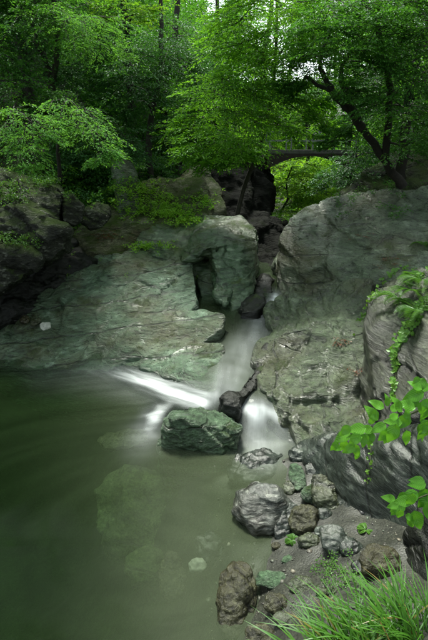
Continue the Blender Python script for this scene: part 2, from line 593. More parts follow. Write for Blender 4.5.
M['brown'] = rock_mat('brown_rock', (0.018, 0.016, 0.008), (0.075, 0.068, 0.036), (0.22, 0.205, 0.13), (0.11, 0.08, 0.025), 0.6,
                      tilt=(0.2, 0.2, 0.3), stretch=1.4, scale=5.0, rough=(0.2, 0.45), bump=0.8, crack=0.0, wet=.25, relief=.05, soak=1.0)
M['olive'] = rock_mat('olive_rock', (0.025, 0.033, 0.014), (0.085, 0.10, 0.052), (0.20, 0.225, 0.14), (0.11, 0.085, 0.025), 0.6,
                      tilt=(0.6, 0.5, 0.3), stretch=5.0, scale=2.0, rough=(0.18, 0.4), bump=0.7, crack=0.2, wet=.35, relief=.05, vein=.2, soak=.9)
M['sunk'] = rock_mat('sunken_rock', (0.05, 0.065, 0.03), (0.13, 0.155, 0.085), (0.26, 0.29, 0.18), (0.15, 0.12, 0.05), 0.5,
                     stretch=2.0, rough=(0.5, 0.8), bump=0.5)
M['pale'] = plain_mat('pale_stone', (0.40, 0.42, 0.36), 0.5)
M['ground'] = ground_mat()
M['water'] = water_mat()
M['bark'] = bark_mat('bark', (0.008, 0.008, 0.006), (0.035, 0.03, 0.022))
M['bark_moss'] = bark_mat('bark_moss', (0.012, 0.012, 0.008), (0.04, 0.045, 0.02))
M['maple'] = leaf_mat('maple_leaf', (0.07, 0.23, 0.02), (0.20, 0.45, 0.04), 0.62, 0.06)
M['maple_pale'] = leaf_mat('pale_maple_leaf', (0.09, 0.26, 0.06), (0.20, 0.46, 0.09), 0.5, 0.03)
M['bright'] = leaf_mat('bright_leaf', (0.14, 0.36, 0.03), (0.30, 0.52, 0.06), 0.6, 0.05)
M['evergreen'] = leaf_mat('evergreen_leaf', (0.025, 0.10, 0.025), (0.075, 0.22, 0.055), 0.45, 0.10)
M['forest'] = leaf_mat('forest_leaf', (0.045, 0.16, 0.025), (0.11, 0.31, 0.05), 0.55, 0.08)
M['herb'] = leaf_mat('herb_leaf', (0.05, 0.15, 0.02), (0.13, 0.28, 0.045), 0.4, 0.08)
M['ledge'] = leaf_mat('ledge_leaf', (0.13, 0.36, 0.03), (0.30, 0.54, 0.07), 0.5, 0.05)
M['vine'] = leaf_mat('vine_leaf', (0.09, 0.25, 0.03), (0.22, 0.42, 0.06), 0.4, 0.08)
M['broad'] = leaf_mat('broad_leaf', (0.05, 0.24, 0.018), (0.19, 0.46, 0.04), 0.4, 0.05, 0.3)
bn, bl_ = M['broad'].node_tree.nodes, M['broad'].node_tree.links
_tc = bn.new('ShaderNodeTexCoord')
_sx = bn.new('ShaderNodeSeparateXYZ')
bl_.new(_tc.outputs['Object'], _sx.inputs[0])
_ax = math_n(bn, bl_, 'ABSOLUTE', _sx.outputs[0])
_mid = math_n(bn, bl_, 'LESS_THAN', _ax, 0.014)
_wv = math_n(bn, bl_, 'SINE', math_n(bn, bl_, 'MULTIPLY', math_n(bn, bl_, 'SUBTRACT', _sx.outputs[1], math_n(bn, bl_, 'MULTIPLY', _ax, 0.9)), 52.0))
_vn = math_n(bn, bl_, 'MAXIMUM', _mid, math_n(bn, bl_, 'MULTIPLY', math_n(bn, bl_, 'GREATER_THAN', _wv, 0.86), 0.55))
_bp = bn.new('ShaderNodeBump')
_bp.inputs['Strength'].default_value = 0.15
_bp.inputs['Distance'].default_value = 0.004
bl_.new(math_n(bn, bl_, 'MULTIPLY', _wv, -1.0), _bp.inputs['Height'])
for _n in list(bn):
    if _n.type in ('BSDF_DIFFUSE', 'BSDF_TRANSLUCENT'):
        _src = _n.inputs[0].links[0].from_socket
        bl_.new(mixc(bn, bl_, math_n(bn, bl_, 'MULTIPLY', _vn, 0.22), _src, (0.22, 0.42, 0.10)), _n.inputs[0])
    if _n.type in ('BSDF_DIFFUSE', 'BSDF_GLOSSY'):
        bl_.new(_bp.outputs[0], _n.inputs['Normal'])
M['grass'] = leaf_mat('grass_blade', (0.03, 0.12, 0.01), (0.11, 0.28, 0.03), 0.35, 0.07, 0.35, yellow=(0.24, 0.18, 0.05))
M['litter'] = leaf_mat('litter_leaf', (0.10, 0.028, 0.012), (0.20, 0.06, 0.025), 0.1, 0.1)
M['stem'] = plain_mat('stem', (0.06, 0.07, 0.025), 0.6)
M['rust'] = plain_mat('rust_girder', (0.03, 0.02, 0.016), 0.7, 0.4, 5.0)
M['rail'] = plain_mat('rail', (0.22, 0.24, 0.24), 0.5)
M['concrete'] = plain_mat('concrete', (0.10, 0.10, 0.09), 0.8, 0.4, 5.0)

# ------------------------------------------------------------------ terrain
def rbf(ctrl, Q):
    """smooth surface through control points (x, y, value)"""
    C = np.array(ctrl, float)
    X = C[:, :2]
    D = np.linalg.norm(X[:, None] - X[None], axis=2)
    K = D + np.eye(len(X)) * -0.02
    A = np.block([[K, np.ones((len(X), 1))], [np.ones((1, len(X))), np.zeros((1, 1))]])
    w = np.linalg.solve(A, np.concatenate([C[:, 2], [0]]))
    out = np.zeros(len(Q))
    for i in range(0, len(Q), 20000):
        q = Q[i:i + 20000]
        out[i:i + 20000] = np.linalg.norm(q[:, None] - X[None], axis=2) @ w[:-1] + w[-1]
    return out


def cz(u, v, z):
    p = PZ(u, v, z)
    return (p[0], p[1], z)


GROUND = [
    cz(30, 400, -1.9), cz(20, 500, -2.2), cz(30, 600, -2.2), cz(100, 430, -1.3), cz(90, 560, -1.9), cz(150, 450, -.85),
    cz(165, 520, -.75), cz(160, 620, -1.1), cz(210, 480, -.30), cz(215, 560, -.28), cz(205, 625, -.35), cz(255, 500, -.10),
    cz(245, 570, -.06), cz(250, 625, -.04), cz(300, 480, .05), cz(300, 540, .10), cz(280, 600, .12), cz(340, 540, .26),
    cz(350, 490, .18), cz(330, 600, .35), cz(380, 600, .55), cz(400, 540, .5), cz(260, 460, -.12), cz(230, 440, -.25),
    (0.3, 1.9, .55), (1.2, 1.8, .9), (-1, 1.9, -.6), (-3, 2, -1.8), (-6, 3, -1.2), (-8, 6, 0.5), (0, 0.3, 2.2), (0, -3, 2.6), (2.5, 0, 2.6),
    (-4, -2, 1.5), (3, 3, .8), (5, 3, 3), (3, 6, .3), (5, 8, 1.6), (0.1, 7, -.2), (0.6, 9, 0), (0.9, 12, .3), (1.2, 16, .7), (2.2, 22, 1.0),
    (4, 30, 1.2), (6, 45, 1.5), (-3, 9, -.6), (-5, 8.6, .2), (-6.5, 11, 2.2), (-3, 12, .9), (-8.5, 14, 5), (-5, 14.5, 3.1), (-4.6, 18, 4.6),
    (-2.2, 15.5, 2.1), (-8, 20, 10), (-1.2, 18, 2.6), (-3, 24, 7), (-12, 30, 20), (-4, 40, 17), (-20, 20, 16), (3, 10, .6), (4, 14, 1.2), (6, 12, 2.4),
    (8, 16, 4.2), (5, 22, 1.0), (12, 20, 10), (10, 40, 3.5), (20, 20, 17), (25, 50, 18), (-30, 50, 25), (0, 90, 6), (60, 90, 30), (-60, 90, 30),
    (-60, 0, 20), (60, 0, 24), (0, -60, 12), (0, 200, 10), (200, 200, 40), (-200, 200, 40), (200, -200, 40), (-200, -200, 40),
]


def ground_z(x, y):
    Q = np.stack([np.atleast_1d(x), np.atleast_1d(y)], 1).astype(float)
    P3_ = np.column_stack([Q, np.zeros(len(Q))])
    nr = sstep(9.5, 6.5, np.abs(Q[:, 1] - 1)) * sstep(5, 3, np.abs(Q[:, 0]))
    return rbf(GROUND, Q) + fbm(P3_ * 0.5, 4) * 0.35 * (1 - nr) + fbm(P3_ * 2.2, 4) * 0.05 * nr


def axis(lo, hi, a, b, fine, coarse):
    """fine spacing between a and b, coarser outside"""
    mid = np.arange(a, b, fine)
    left, s, x = [], fine, a
    while x > lo:
        s = min(s * 1.25, coarse)
        x -= s
        left.append(x)
    right, s, x = [], fine, mid[-1]
    while x < hi:
        s = min(s * 1.25, coarse)
        x += s
        right.append(x)
    return np.array(left[::-1] + list(mid) + right)


def grid_faces(nx, ny):
    i = np.arange(nx * ny).reshape(ny, nx)
    return np.stack([i[:-1, :-1], i[:-1, 1:], i[1:, 1:], i[1:, :-1]], -1).reshape(-1, 4)


gx = axis(-250, 250, -5.0, 3.5, 0.07, 12)
gy = axis(-250, 250, 2.0, 8.0, 0.07, 12)
GX, GY = np.meshgrid(gx, gy)
Q = np.stack([GX.ravel(), GY.ravel()], 1)
gz = rbf(GROUND, Q)
near = sstep(9.5, 6.5, np.abs(Q[:, 1] - 1) + 0.0) * sstep(5, 3, np.abs(Q[:, 0]))
P3 = np.column_stack([Q, np.zeros(len(Q))])
gz += fbm(P3 * 0.5, 4) * 0.35 * (1 - near) + fbm(P3 * 2.2, 4) * 0.05 * near
sand = sstep(8.5, 6.5, Q[:, 1]) * sstep(-7, -5, Q[:, 0]) * sstep(4.2, 3.2, Q[:, 0])
ground = link('ground', mesh_np('ground', np.column_stack([Q, gz]), grid_faces(len(gx), len(gy)), True, [M['ground']], {'sand': sand}))
tag(ground, kind='structure')

# ------------------------------------------------------------------ water: pool, chute and channel in one closed body
WATER = [   # (u, v, height, -, turbidity)
    (-60, 380, 0, 0, 0.22), (20, 385, 0, 0, 0.22), (60, 400, 0, 0, 0.22), (20, 480, 0, 0, 0.22), (60, 560, 0, 0, 0.22), (20, 630, 0, 0, 0.22), (-60, 640, 0, 0, 0.22),
    (110, 440, 0, 0, 0.31), (120, 520, 0, 0, 0.33), (120, 620, 0, 0, 0.33), (170, 470, 0, 0, 0.43), (190, 540, 0, 0, 0.46), (190, 620, 0, 0, 0.46), (235, 490, 0, 0.02, 0.42),
    (230, 560, 0, 0.01, 0.42), (230, 630, 0, 0, 0.42), (280, 500, 0, 0, 0.42), (340, 560, 0, 0, 0.42), (300, 640, 0, 0, 0.42), (40, 366, 0, 0, 0.22), (60, 368, 0, 0.02, 0.22),
    (85, 368, 0.01, 0.08, 0.27), (100, 371, 0.01, 0.3, 0.29), (112, 374, 0.02, 0.55, 0.32), (130, 378, 0.05, 0.8, 0.10), (150, 385, 0.09, 0.98, 0.10), (170, 391, 0.13, 1, 0.10), (190, 397, 0.17, 1, 0.10),
    (205, 401, 0.22, 0.9, 0.20), (120, 364, 0.04, 0.03, 0.20), (150, 368, 0.09, 0.05, 0.25), (175, 379, 0.17, 0.12, 0.30), (195, 389, 0.25, 0.35, 0.30), (105, 383, 0, 0.06, 0.30), (130, 391, 0, 0.1, 0.35),
    (145, 400, 0.02, 0.12, 0.38), (120, 404, 0, 0.02, 0.33), (165, 402, 0.06, 0.3, 0.10), (90, 390, 0, 0.02, 0.28), (150, 424, 0.03, 0.85, 0.10), (155, 416, 0.07, 1, 0.10), (162, 408, 0.1, 0.6, 0.10),
    (141, 430, 0, 0.1, 0.37), (150, 438, 0, 0.06, 0.39), (138, 415, 0, 0.1, 0.37), (100, 400, 0, 0.01, 0.29), (216, 394, 0.32, 0.55, 0.40), (226, 385, 0.4, 0.22, 0.40), (222, 372, 0.44, 0.2, 0.40),
    (240, 365, 0.46, 0.2, 0.40), (235, 340, 0.51, 0.18, 0.40), (255, 345, 0.51, 0.2, 0.40), (240, 318, 0.56, 0.06, 0.30), (262, 318, 0.58, 0.25, 0.35), (270, 306, 0.7, 0.75, 0.40), (276, 296, 0.82, 0.7, 0.40),
    (270, 280, 0.85, 0.1, 0.30), (265, 262, 0.85, 0.1, 0.30), (262, 240, 0.85, 0.1, 0.30), (243, 402, 0.36, 0.7, 0.40), (256, 405, 0.36, 1, 0.40), (268, 407, 0.33, 1, 0.40), (248, 415, 0.26, 0.9, 0.30),
    (262, 418, 0.22, 1, 0.30), (280, 418, 0.18, 0.55, 0.30), (252, 430, 0.08, 0.85, 0.30), (266, 432, 0.06, 0.7, 0.30), (284, 432, 0.05, 0.2, 0.30), (256, 442, 0, 0.75, 0.42), (248, 450, 0, 0.15, 0.42),
    (276, 444, 0, 0.15, 0.42), (230, 456, 0, 0.04, 0.42), (300, 450, 0, 0.02, 0.42), (220, 420, 0.05, 0.2, 0.20), (200, 430, 0.02, 0.1, 0.48), (180, 445, 0, 0.04, 0.44), (215, 452, 0, 0.04, 0.50),
]
wpts = [PZ(u, v, z) for u, v, z, f, s in WATER]
far = [(1.2, 16, 1.4, 0, .2), (2, 22, 1.6, 0, .2), (-1.5, 14, .9, 0, .2), (4, 8, 0.3, 0, .2), (-7, 10, 0, 0, .1), (-7, 3, 0, 0, .1), (0, 1, 0, 0, .1)]
ctl = lambda k: [(p[0], p[1], w[k]) for p, w in zip(wpts, WATER)] + [(f[0], f[1], f[k]) for f in far]
wx = axis(-7.0, 3.0, -2.6, 1.6, 0.03, 0.12)
wy = axis(1.4, 16.0, 4.6, 11.0, 0.035, 0.12)
WX, WY = np.meshgrid(wx, wy)
WQ = np.stack([WX.ravel(), WY.ravel()], 1)
# smooth the control-point cones away
def blur(a, it):
    a = a.reshape(len(wy), len(wx)).copy()
    for _ in range(it):
        a[1:-1, 1:-1] = 0.2 * (a[1:-1, 1:-1] + a[:-2, 1:-1] + a[2:, 1:-1] + a[1:-1, :-2] + a[1:-1, 2:])
    return a.ravel()


wz = rbf(ctl(2), WQ)
# white water: strokes along the flow, each point (u, v, half width in pixels, strength)
STROKES = [
    [(56, 367, 4, .02), (84, 368, 5, .08), (102, 370, 4.5, .22), (118, 372.5, 4.5, .42), (134, 376.5, 4.5, .64), (150, 382.5, 5, .86), (168, 390, 5.5, .98), (186, 397.5, 6, 1.0), (202, 403, 6, .9), (216, 397, 6, .5)],
    [(120, 371, 5, .10), (150, 377, 7, .26), (180, 387, 7, .4), (205, 396, 6, .5)],
    [(40, 378, 8, .02), (90, 379, 8, .05), (125, 386, 8, .09), (150, 394, 7, .11), (168, 401, 6, .14)],
    [(168, 406, 3, .4), (160, 411, 4.5, .9), (153, 420, 6, 1.0), (149, 428, 6.5, .65), (144, 437, 9, .2), (138, 446, 10, .05)],
    [(240, 409, 4, .5), (250, 409, 4.5, .9), (262, 410, 5, 1.05), (273, 413, 5, .9), (283, 421, 6, .5), (290, 432, 8, .2)],
    [(256, 414, 8, .9), (255, 422, 9, .75), (258, 432, 10, .55), (262, 443, 9, .38), (266, 452, 9, .12)],
    [(252, 444, 9, .25), (264, 448, 11, .34), (278, 444, 9, .22)],
    [(276, 296, 3, .9), (271, 304, 3.5, .9), (267, 313, 5, .6), (258, 330, 8, .30), (246, 350, 12, .24), (233, 372, 14, .26), (224, 388, 11, .34)],
]


def to_px(P):
    """where points of the place appear in the photograph"""
    q = P - np.array([0, 0, CAM_H])
    dep = q[:, 1] * CP - q[:, 2] * SP
    upv = q[:, 1] * SP + q[:, 2] * CP
    return np.column_stack([214 + q[:, 0] / dep * FPX, 320 - upv / dep * FPX])


def strokes_at(UV):
    out = np.zeros(len(UV))
    for st in STROKES:
        st = np.array(st, float)
        best = np.zeros(len(UV))
        for a, b in zip(st[:-1], st[1:]):
            d = b[:2] - a[:2]
            t = np.clip(((UV - a[:2]) @ d) / (d @ d), 0, 1)
            c = a[:2] + t[:, None] * d
            r = np.linalg.norm(UV - c, axis=1)
            w = a[2] + t * (b[2] - a[2])
            best = np.maximum(best, (a[3] + t * (b[3] - a[3])) * np.exp(-(r / w) ** 2 * .5))
        out = 1 - (1 - out) * (1 - np.clip(best, 0, 1))
    return out


wf = strokes_at(to_px(np.column_stack([WQ, blur(wz, 14)])))
ws = np.clip(rbf(ctl(4), WQ) * 0.98 - 0.01, 0.10, 0.6)
wz = blur(wz, 14)
ws = blur(ws, 8)
flat = sstep(0.05, 0.0, wz)
wz = wz * (1 - flat * 0.95)
# flow coordinates: an eddy that turns through the pool, straight down the channel
ec = PZ(150, 540, 0)
rel = WQ - ec[:2]
rad = np.linalg.norm(rel * np.array([0.75, 1.0]), axis=1)
ang = np.arctan2(rel[:, 1], rel[:, 0])
chan = sstep(5.6, 6.6, WQ[:, 1]) * sstep(-1.2, 0.0, WQ[:, 0])
jet = PZ(105, 372, 0) - PZ(207, 404, .25)
jd = jet[:2] / np.linalg.norm(jet[:2])
fu = ang * 2.2
fv = rad * 1.0
o_j = PZ(207, 404, .25)
rj = WQ - o_j[:2]
ju, jv = rj @ jd, rj @ np.array([-jd[1], jd[0]])
wf = np.clip(wf * (1.0 + 0.3 * fbm(np.column_stack([ju * 1.1, jv * 6.0, np.zeros(len(ju))]), 3) * (wz > 0.004)), 0, 1)
w_jet = sstep(0.02, 0.2, wf) * sstep(409, 400, to_px(np.column_stack([WQ, wz]))[:, 1]) * sstep(0.2, -0.1, WQ[:, 0])
w_chan = sstep(-0.25, 0.1, WQ[:, 0]) * sstep(4.9, 5.3, WQ[:, 1])
cu = WQ[:, 1]
cv = WQ[:, 0] - 0.12 * WQ[:, 1]
nx, ny = len(wx), len(wy)
top = np.column_stack([WQ, wz])
bot = top.copy()
bot[:, 2] = -3.2
nt = nx * ny
idx = np.arange(nt).reshape(ny, nx)
ring = np.concatenate([idx[0, :-1], idx[:-1, -1], idx[-1, :0:-1], idx[:0:-1, 0]])
rn = np.roll(ring, -1)
sides = np.stack([ring, ring + nt, rn + nt, rn], 1)[:, ::-1]
wfaces = np.concatenate([grid_faces(nx, ny), (grid_faces(nx, ny) + nt)[:, ::-1], sides])
dup2 = lambda a: np.concatenate([a, a])
water = link('water', mesh_np('water', np.concatenate([top, bot]), wfaces, True, [M['water']],
                              {'foam': dup2(wf), 'silt': dup2(ws), 'pool_u': dup2(fu), 'pool_v': dup2(fv),
                               'jet_u': dup2(ju), 'jet_v': dup2(jv), 'chan_u': dup2(cu), 'chan_v': dup2(cv), 'w_jet': dup2(w_jet), 'w_chan': dup2(w_chan)}))
tag(water, kind='structure')


def water_z(x, y):
    return rbf(ctl(2), np.array([[x, y]]))[0]


# ------------------------------------------------------------------ rocks
def hull_bm(bm, pts):
    vs = [bm.verts.new(tuple(p)) for p in pts]
    r = bmesh.ops.convex_hull(bm, input=vs)
    junk = [g for g in r['geom_interior'] + r['geom_unused'] if isinstance(g, bmesh.types.BMVert)]
    if junk:
        bmesh.ops.delete(bm, geom=list(set(junk)), context='VERTS')


def voxelise(hulls, voxel, smooth_it, factor=0.5):
    bm = bmesh.new()
    for h in hulls:
        b2 = bmesh.new()
        hull_bm(b2, h)
        me = bpy.data.meshes.new('tmp')
        b2.to_mesh(me)
        b2.free()
        bm.from_mesh(me)
        bpy.data.meshes.remove(me)
    me = bpy.data.meshes.new('tmp')
    bm.to_mesh(me)
    bm.free()
    ob = bpy.data.objects.new('tmp', me)
    COL.objects.link(ob)
    md = ob.modifiers.new('r', 'REMESH')
    md.mode = 'VOXEL'
    md.voxel_size = voxel
    if smooth_it:
        sm = ob.modifiers.new('s', 'SMOOTH')
        sm.factor = factor
        sm.iterations = smooth_it
    dg = bpy.context.evaluated_depsgraph_get()
    dg.update()
    ev = bpy.data.meshes.new_from_object(ob.evaluated_get(dg))
    n = len(ev.vertices)
    V = np.empty(n * 3, np.float32)
    ev.vertices.foreach_get('co', V)
    N = np.empty(n * 3, np.float32)
    ev.vertices.foreach_get('normal', N)
    L = np.empty(len(ev.loops), np.int32)
    ev.loops.foreach_get('vertex_index', L)
    bpy.data.objects.remove(ob)
    bpy.data.meshes.remove(me)
    bpy.data.meshes.remove(ev)
    return V.reshape(-1, 3).astype(float), N.reshape(-1, 3).astype(float), L.reshape(-1, 4)


def rough_rock(V, N, seed, low=0.12, lowf=0.8, fol=(0.2, 0.3, 1.0), period=0.3, layer=0.05, cell=0.7, block=0.07, crack=0.05, fine=0.018, warp=0.16):
    S = V + seed * 7.31
    low, layer, block, fine = low * 1.35, layer * 0.75, block * 0.9, fine * 0.35
    fol = np.array(fol, float)
    fol /= np.linalg.norm(fol)
    d = low * fbm(S * lowf, 4)
    # layers of the rock stand out as small ledges
    if layer > 0:
        s = V @ fol + warp * fbm(S * 0.55, 2)
        amp = 0.35 + 0.9 * np.clip(perlin(S * 0.9 + 5), 0, 1)
        for p, a in ((period, layer), (period * 0.37, layer * 0.45)):
            k = s / p + 0.6 * perlin(S * 0.5)
            fr = k - np.floor(k)
            saw = fr * sstep(1.0, 0.86, fr)
            hh = np.sin(np.floor(k) * 12.9898 + seed) * 43758.5453
            hh = hh - np.floor(hh)
            d += a * amp * (saw - 0.45) * (0.4 + 1.2 * hh)
    # joints split it into blocks
    A = V - np.outer(V @ fol, fol) * -0.9
    f1, f2, cid = worley(A / cell + 0.35 * np.stack([perlin(S * 0.9), perlin(S * 0.9 + 9), perlin(S * 0.9 + 19)], 1) + seed * 3.7)
    d += block * (cid - 0.5)
    gate = np.clip(0.25 + 1.4 * perlin(S * 0.7 + 31), 0, 1)
    d -= crack * gate * np.exp(-((f2 - f1) / 0.07) ** 2)
    f1, f2, cid = worley(A / (cell * 0.42) + seed * 1.9 + 0.3 * np.stack([perlin(S * 2), perlin(S * 2 + 9), perlin(S * 2 + 19)], 1))
    d += block * 0.4 * (cid - 0.5) - crack * 0.35 * gate * np.exp(-((f2 - f1) / 0.08) ** 2)
    d += fine * fbm(S * 5.0, 3)
    return V + N * d[:, None]


ROCKS = {}


def H(*pts, back=1.2, floor=None, extra=()):
    """hull corners: photo pixel + distance; thickness behind, optionally standing down to a floor"""
    out = []
    for u, v, y in pts:
        p = PY(u, v, y)
        out.append(p)
        if back:
            d = p - np.array([0, 0, CAM_H])
            d /= np.linalg.norm(d)
            out.append(p + d * back)
        if floor is not None:
            out.append(np.array([p[0], p[1], min(floor, p[2] - 0.05)]))
    out += [np.array(e) for e in extra]
    return out


def rock(name, hulls, mat, label, cat='rock', voxel=0.045, smooth=3, seed=1, group=None, **kw):
    V, N, F = voxelise(hulls, voxel, smooth)
    V = rough_rock(V, N, seed, **kw)
    V, b = rebase(V)
    o = link(name, mesh_np(name, V, F, True, [M[mat]]), None, b)
    tag(o, label, cat, group)
    ROCKS[label] = o
    return o


# --- left bank
rock('rock_slab', [
    H((0, 330, 9.4), (-40, 340, 9.4), (-40, 362, 8.4), (0, 359, 8.45), (45, 370, 8.0), (112, 369, 8.0), (125, 330, 9.2), (70, 300, 10.2), (40, 303, 10.1), back=0, floor=-1.6),
    H((40, 292, 10.4), (70, 268, 11.0), (100, 253, 11.7), (150, 252, 11.8), (195, 261, 11.0), (197, 300, 9.8), (180, 335, 8.8), (150, 366, 7.95), (100, 366, 8.1), (60, 352, 8.5), back=0, floor=-1.6),
    H((150, 330, 8.9), (185, 338, 8.5), (221, 345, 8.0), (222, 352, 7.8), (214, 391, 6.75), (200, 390, 6.9), (165, 371, 7.6), (140, 366, 7.9), back=0, floor=-1.2),
    H((140, 318, 9.2), (170, 308, 9.5), (205, 310, 9.2), (221, 318, 8.8), (219, 330, 8.4), (195, 345, 8.2), (160, 342, 8.5), back=0, floor=-1.0),
], 'slab', 'broad grey green bedrock slab sloping down to the pool beside the white jet', seed=2,
    fol=(-0.45, -0.3, 1.0), period=0.42, layer=0.06, cell=1.3, block=0.08, low=0.10, crack=0.07, voxel=0.033, smooth=4)

rock('rock_block', [
    H((216, 250, 11.5), (220, 236, 11.7), (240, 240, 11.3), (260, 234, 11.9), (257, 270, 11.1), (246, 304, 10.0), (234, 309, 9.8), (224, 306, 10.1), back=1.2, floor=-0.3),
    H((196, 262, 11.6), (225, 258, 11.6), (226, 302, 10.6), (200, 302, 10.6), back=1.2, floor=-0.3),
    H((190, 262, 11.0), (192, 228, 12.2), (205, 215, 13.0), (240, 216, 13.0), (260, 232, 12.2), (255, 240, 11.7), (230, 246, 11.3), (208, 248, 10.9), (180, 262, 10.95), back=0.8),
    H((128, 253, 12.0), (150, 226, 12.8), (205, 214, 13.2), (205, 240, 11.8), (192, 265, 11.2), back=0.8, floor=-0.2),
    H((212, 252, 11.0), (226, 254, 11.1), (233, 275, 10.6), (226, 306, 9.75), (217, 300, 9.95), back=0.8),
], 'block', 'blocky green grey rock with a steep face dropping to the gorge channel', seed=5,
    fol=(0.1, -0.2, 1.0), period=0.34, layer=0.05, cell=0.9, block=0.10, low=0.10, voxel=0.04, smooth=3)

rock('rock_ledge', [
    H((80, 250, 11.9), (60, 236, 12.4), (95, 222, 12.6), (150, 226, 12.7), (150, 250, 12.0), (110, 256, 11.7), back=0.6, floor=0.2),
    H((90, 232, 12.4), (110, 205, 13.6), (150, 180, 15.0), (200, 178, 15.2), (215, 205, 14.0), (205, 226, 12.9), (140, 240, 12.3), back=0.6, floor=0.6),
], 'mossy', 'mossy ledge of stepped rock carrying green herbs above the slab', seed=8,
    fol=(0.1, -0.3, 1.0), period=0.3, layer=0.07, cell=0.8, block=0.10, low=0.12, voxel=0.05)

rock('boulder', [
    H((178, 200, 15.0), (182, 180, 15.4), (195, 166, 15.8), (212, 172, 15.6), (222, 190, 15.2), (224, 212, 14.4), (200, 220, 14.0), back=1.0, floor=1.0),
], 'mossy', 'rounded moss covered boulder where the mossy ledge meets the dark gorge', cat='boulder', seed=9, layer=0.03, cell=0.8, block=0.06, voxel=0.06)

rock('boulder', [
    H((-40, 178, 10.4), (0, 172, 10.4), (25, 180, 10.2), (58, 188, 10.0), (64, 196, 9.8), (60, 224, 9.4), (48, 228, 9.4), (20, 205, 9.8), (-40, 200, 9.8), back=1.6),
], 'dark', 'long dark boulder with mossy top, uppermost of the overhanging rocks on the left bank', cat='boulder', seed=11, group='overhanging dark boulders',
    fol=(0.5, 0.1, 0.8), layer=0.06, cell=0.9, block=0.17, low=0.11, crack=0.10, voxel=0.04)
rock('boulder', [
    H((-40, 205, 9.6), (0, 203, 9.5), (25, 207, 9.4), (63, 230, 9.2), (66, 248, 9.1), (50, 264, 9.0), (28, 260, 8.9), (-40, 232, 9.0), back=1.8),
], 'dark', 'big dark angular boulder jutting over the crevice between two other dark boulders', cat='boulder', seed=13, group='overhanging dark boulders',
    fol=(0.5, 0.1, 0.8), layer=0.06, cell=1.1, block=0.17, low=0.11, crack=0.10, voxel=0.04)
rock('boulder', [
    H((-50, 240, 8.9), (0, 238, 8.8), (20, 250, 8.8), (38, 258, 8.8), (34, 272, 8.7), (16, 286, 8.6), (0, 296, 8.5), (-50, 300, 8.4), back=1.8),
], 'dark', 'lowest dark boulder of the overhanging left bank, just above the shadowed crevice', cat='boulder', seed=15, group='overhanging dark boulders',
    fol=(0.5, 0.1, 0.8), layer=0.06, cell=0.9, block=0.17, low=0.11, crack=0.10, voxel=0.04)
rock('boulder', [
    H((62, 200, 10.0), (72, 194, 10.0), (84, 206, 10.0), (82, 222, 9.9), (74, 228, 9.8), (62, 222, 9.7), back=1.0),
], 'dark', 'small upright dark boulder against the end of the long mossy boulder', cat='boulder', seed=16, layer=0.02, cell=0.6, block=0.06, low=0.05, voxel=0.035)
rock('boulder', [
    H((86, 210, 10.9), (96, 202, 11.2), (108, 205, 11.4), (112, 216, 11.2), (102, 228, 10.9), (90, 230, 10.7), (82, 222, 10.7), back=1.0),
], 'dark', 'dark mossy boulder beside the red leaf litter on the ledge', cat='boulder', seed=17, layer=0.03, cell=0.6, block=0.06, low=0.06, voxel=0.04)
rock('boulder', [
    H((113, 166, 13.4), (122, 158, 13.6), (131, 164, 13.6), (136, 176, 13.4), (128, 183, 13.2), (116, 176, 13.2), back=0.9, floor=2.0),
], 'grey', 'pale weathered boulder poking from the undergrowth above the ledge', cat='boulder', seed=18, layer=0.03, cell=0.5, block=0.08, low=0.06, voxel=0.045)
# wet shelf in the crevice under the overhang
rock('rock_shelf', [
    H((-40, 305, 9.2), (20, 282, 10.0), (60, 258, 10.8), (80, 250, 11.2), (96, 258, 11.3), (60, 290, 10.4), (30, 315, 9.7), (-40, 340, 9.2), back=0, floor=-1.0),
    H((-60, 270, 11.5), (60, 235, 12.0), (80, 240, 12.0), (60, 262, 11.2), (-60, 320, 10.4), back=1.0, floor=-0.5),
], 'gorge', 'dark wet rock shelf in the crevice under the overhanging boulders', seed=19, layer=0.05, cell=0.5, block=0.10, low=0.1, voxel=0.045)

# --- gorge
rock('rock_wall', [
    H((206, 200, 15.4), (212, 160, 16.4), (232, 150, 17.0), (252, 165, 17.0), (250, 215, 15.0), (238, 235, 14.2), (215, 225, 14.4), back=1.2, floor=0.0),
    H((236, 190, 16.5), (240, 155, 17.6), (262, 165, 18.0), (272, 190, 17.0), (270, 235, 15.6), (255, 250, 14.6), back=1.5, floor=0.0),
    H((246, 212, 15.2), (283, 222, 15.4), (284, 262, 13.6), (276, 282, 12.6), (250, 282, 12.6), (244, 250, 13.8), back=1.0, floor=0.0),  # dark back face of the cleft, its shade carried by the colour
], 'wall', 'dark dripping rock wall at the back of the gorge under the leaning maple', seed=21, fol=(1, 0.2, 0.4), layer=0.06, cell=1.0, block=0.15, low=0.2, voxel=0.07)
for i, (pts, lab) in enumerate([
    ([(238, 302, 9.9), (246, 292, 10.3), (262, 292, 10.2), (266, 302, 9.7), (258, 311, 9.3), (240, 312, 9.3)], 'flat wet black stone lying in the gorge channel below the block'),
    ([(254, 284, 11.0), (264, 276, 11.3), (274, 281, 11.0), (272, 294, 10.4), (256, 297, 10.3)], 'wet black stone wedged beside the small cascade inside the gorge'),
]):
    rock('stone', [H(*pts, back=0.7, floor=0.1 if i < 3 else None)], 'gorge', lab, cat='stone', seed=30 + i, layer=0.0, cell=1.2, block=0.05, low=0.12, crack=0.02, voxel=0.04, smooth=6)

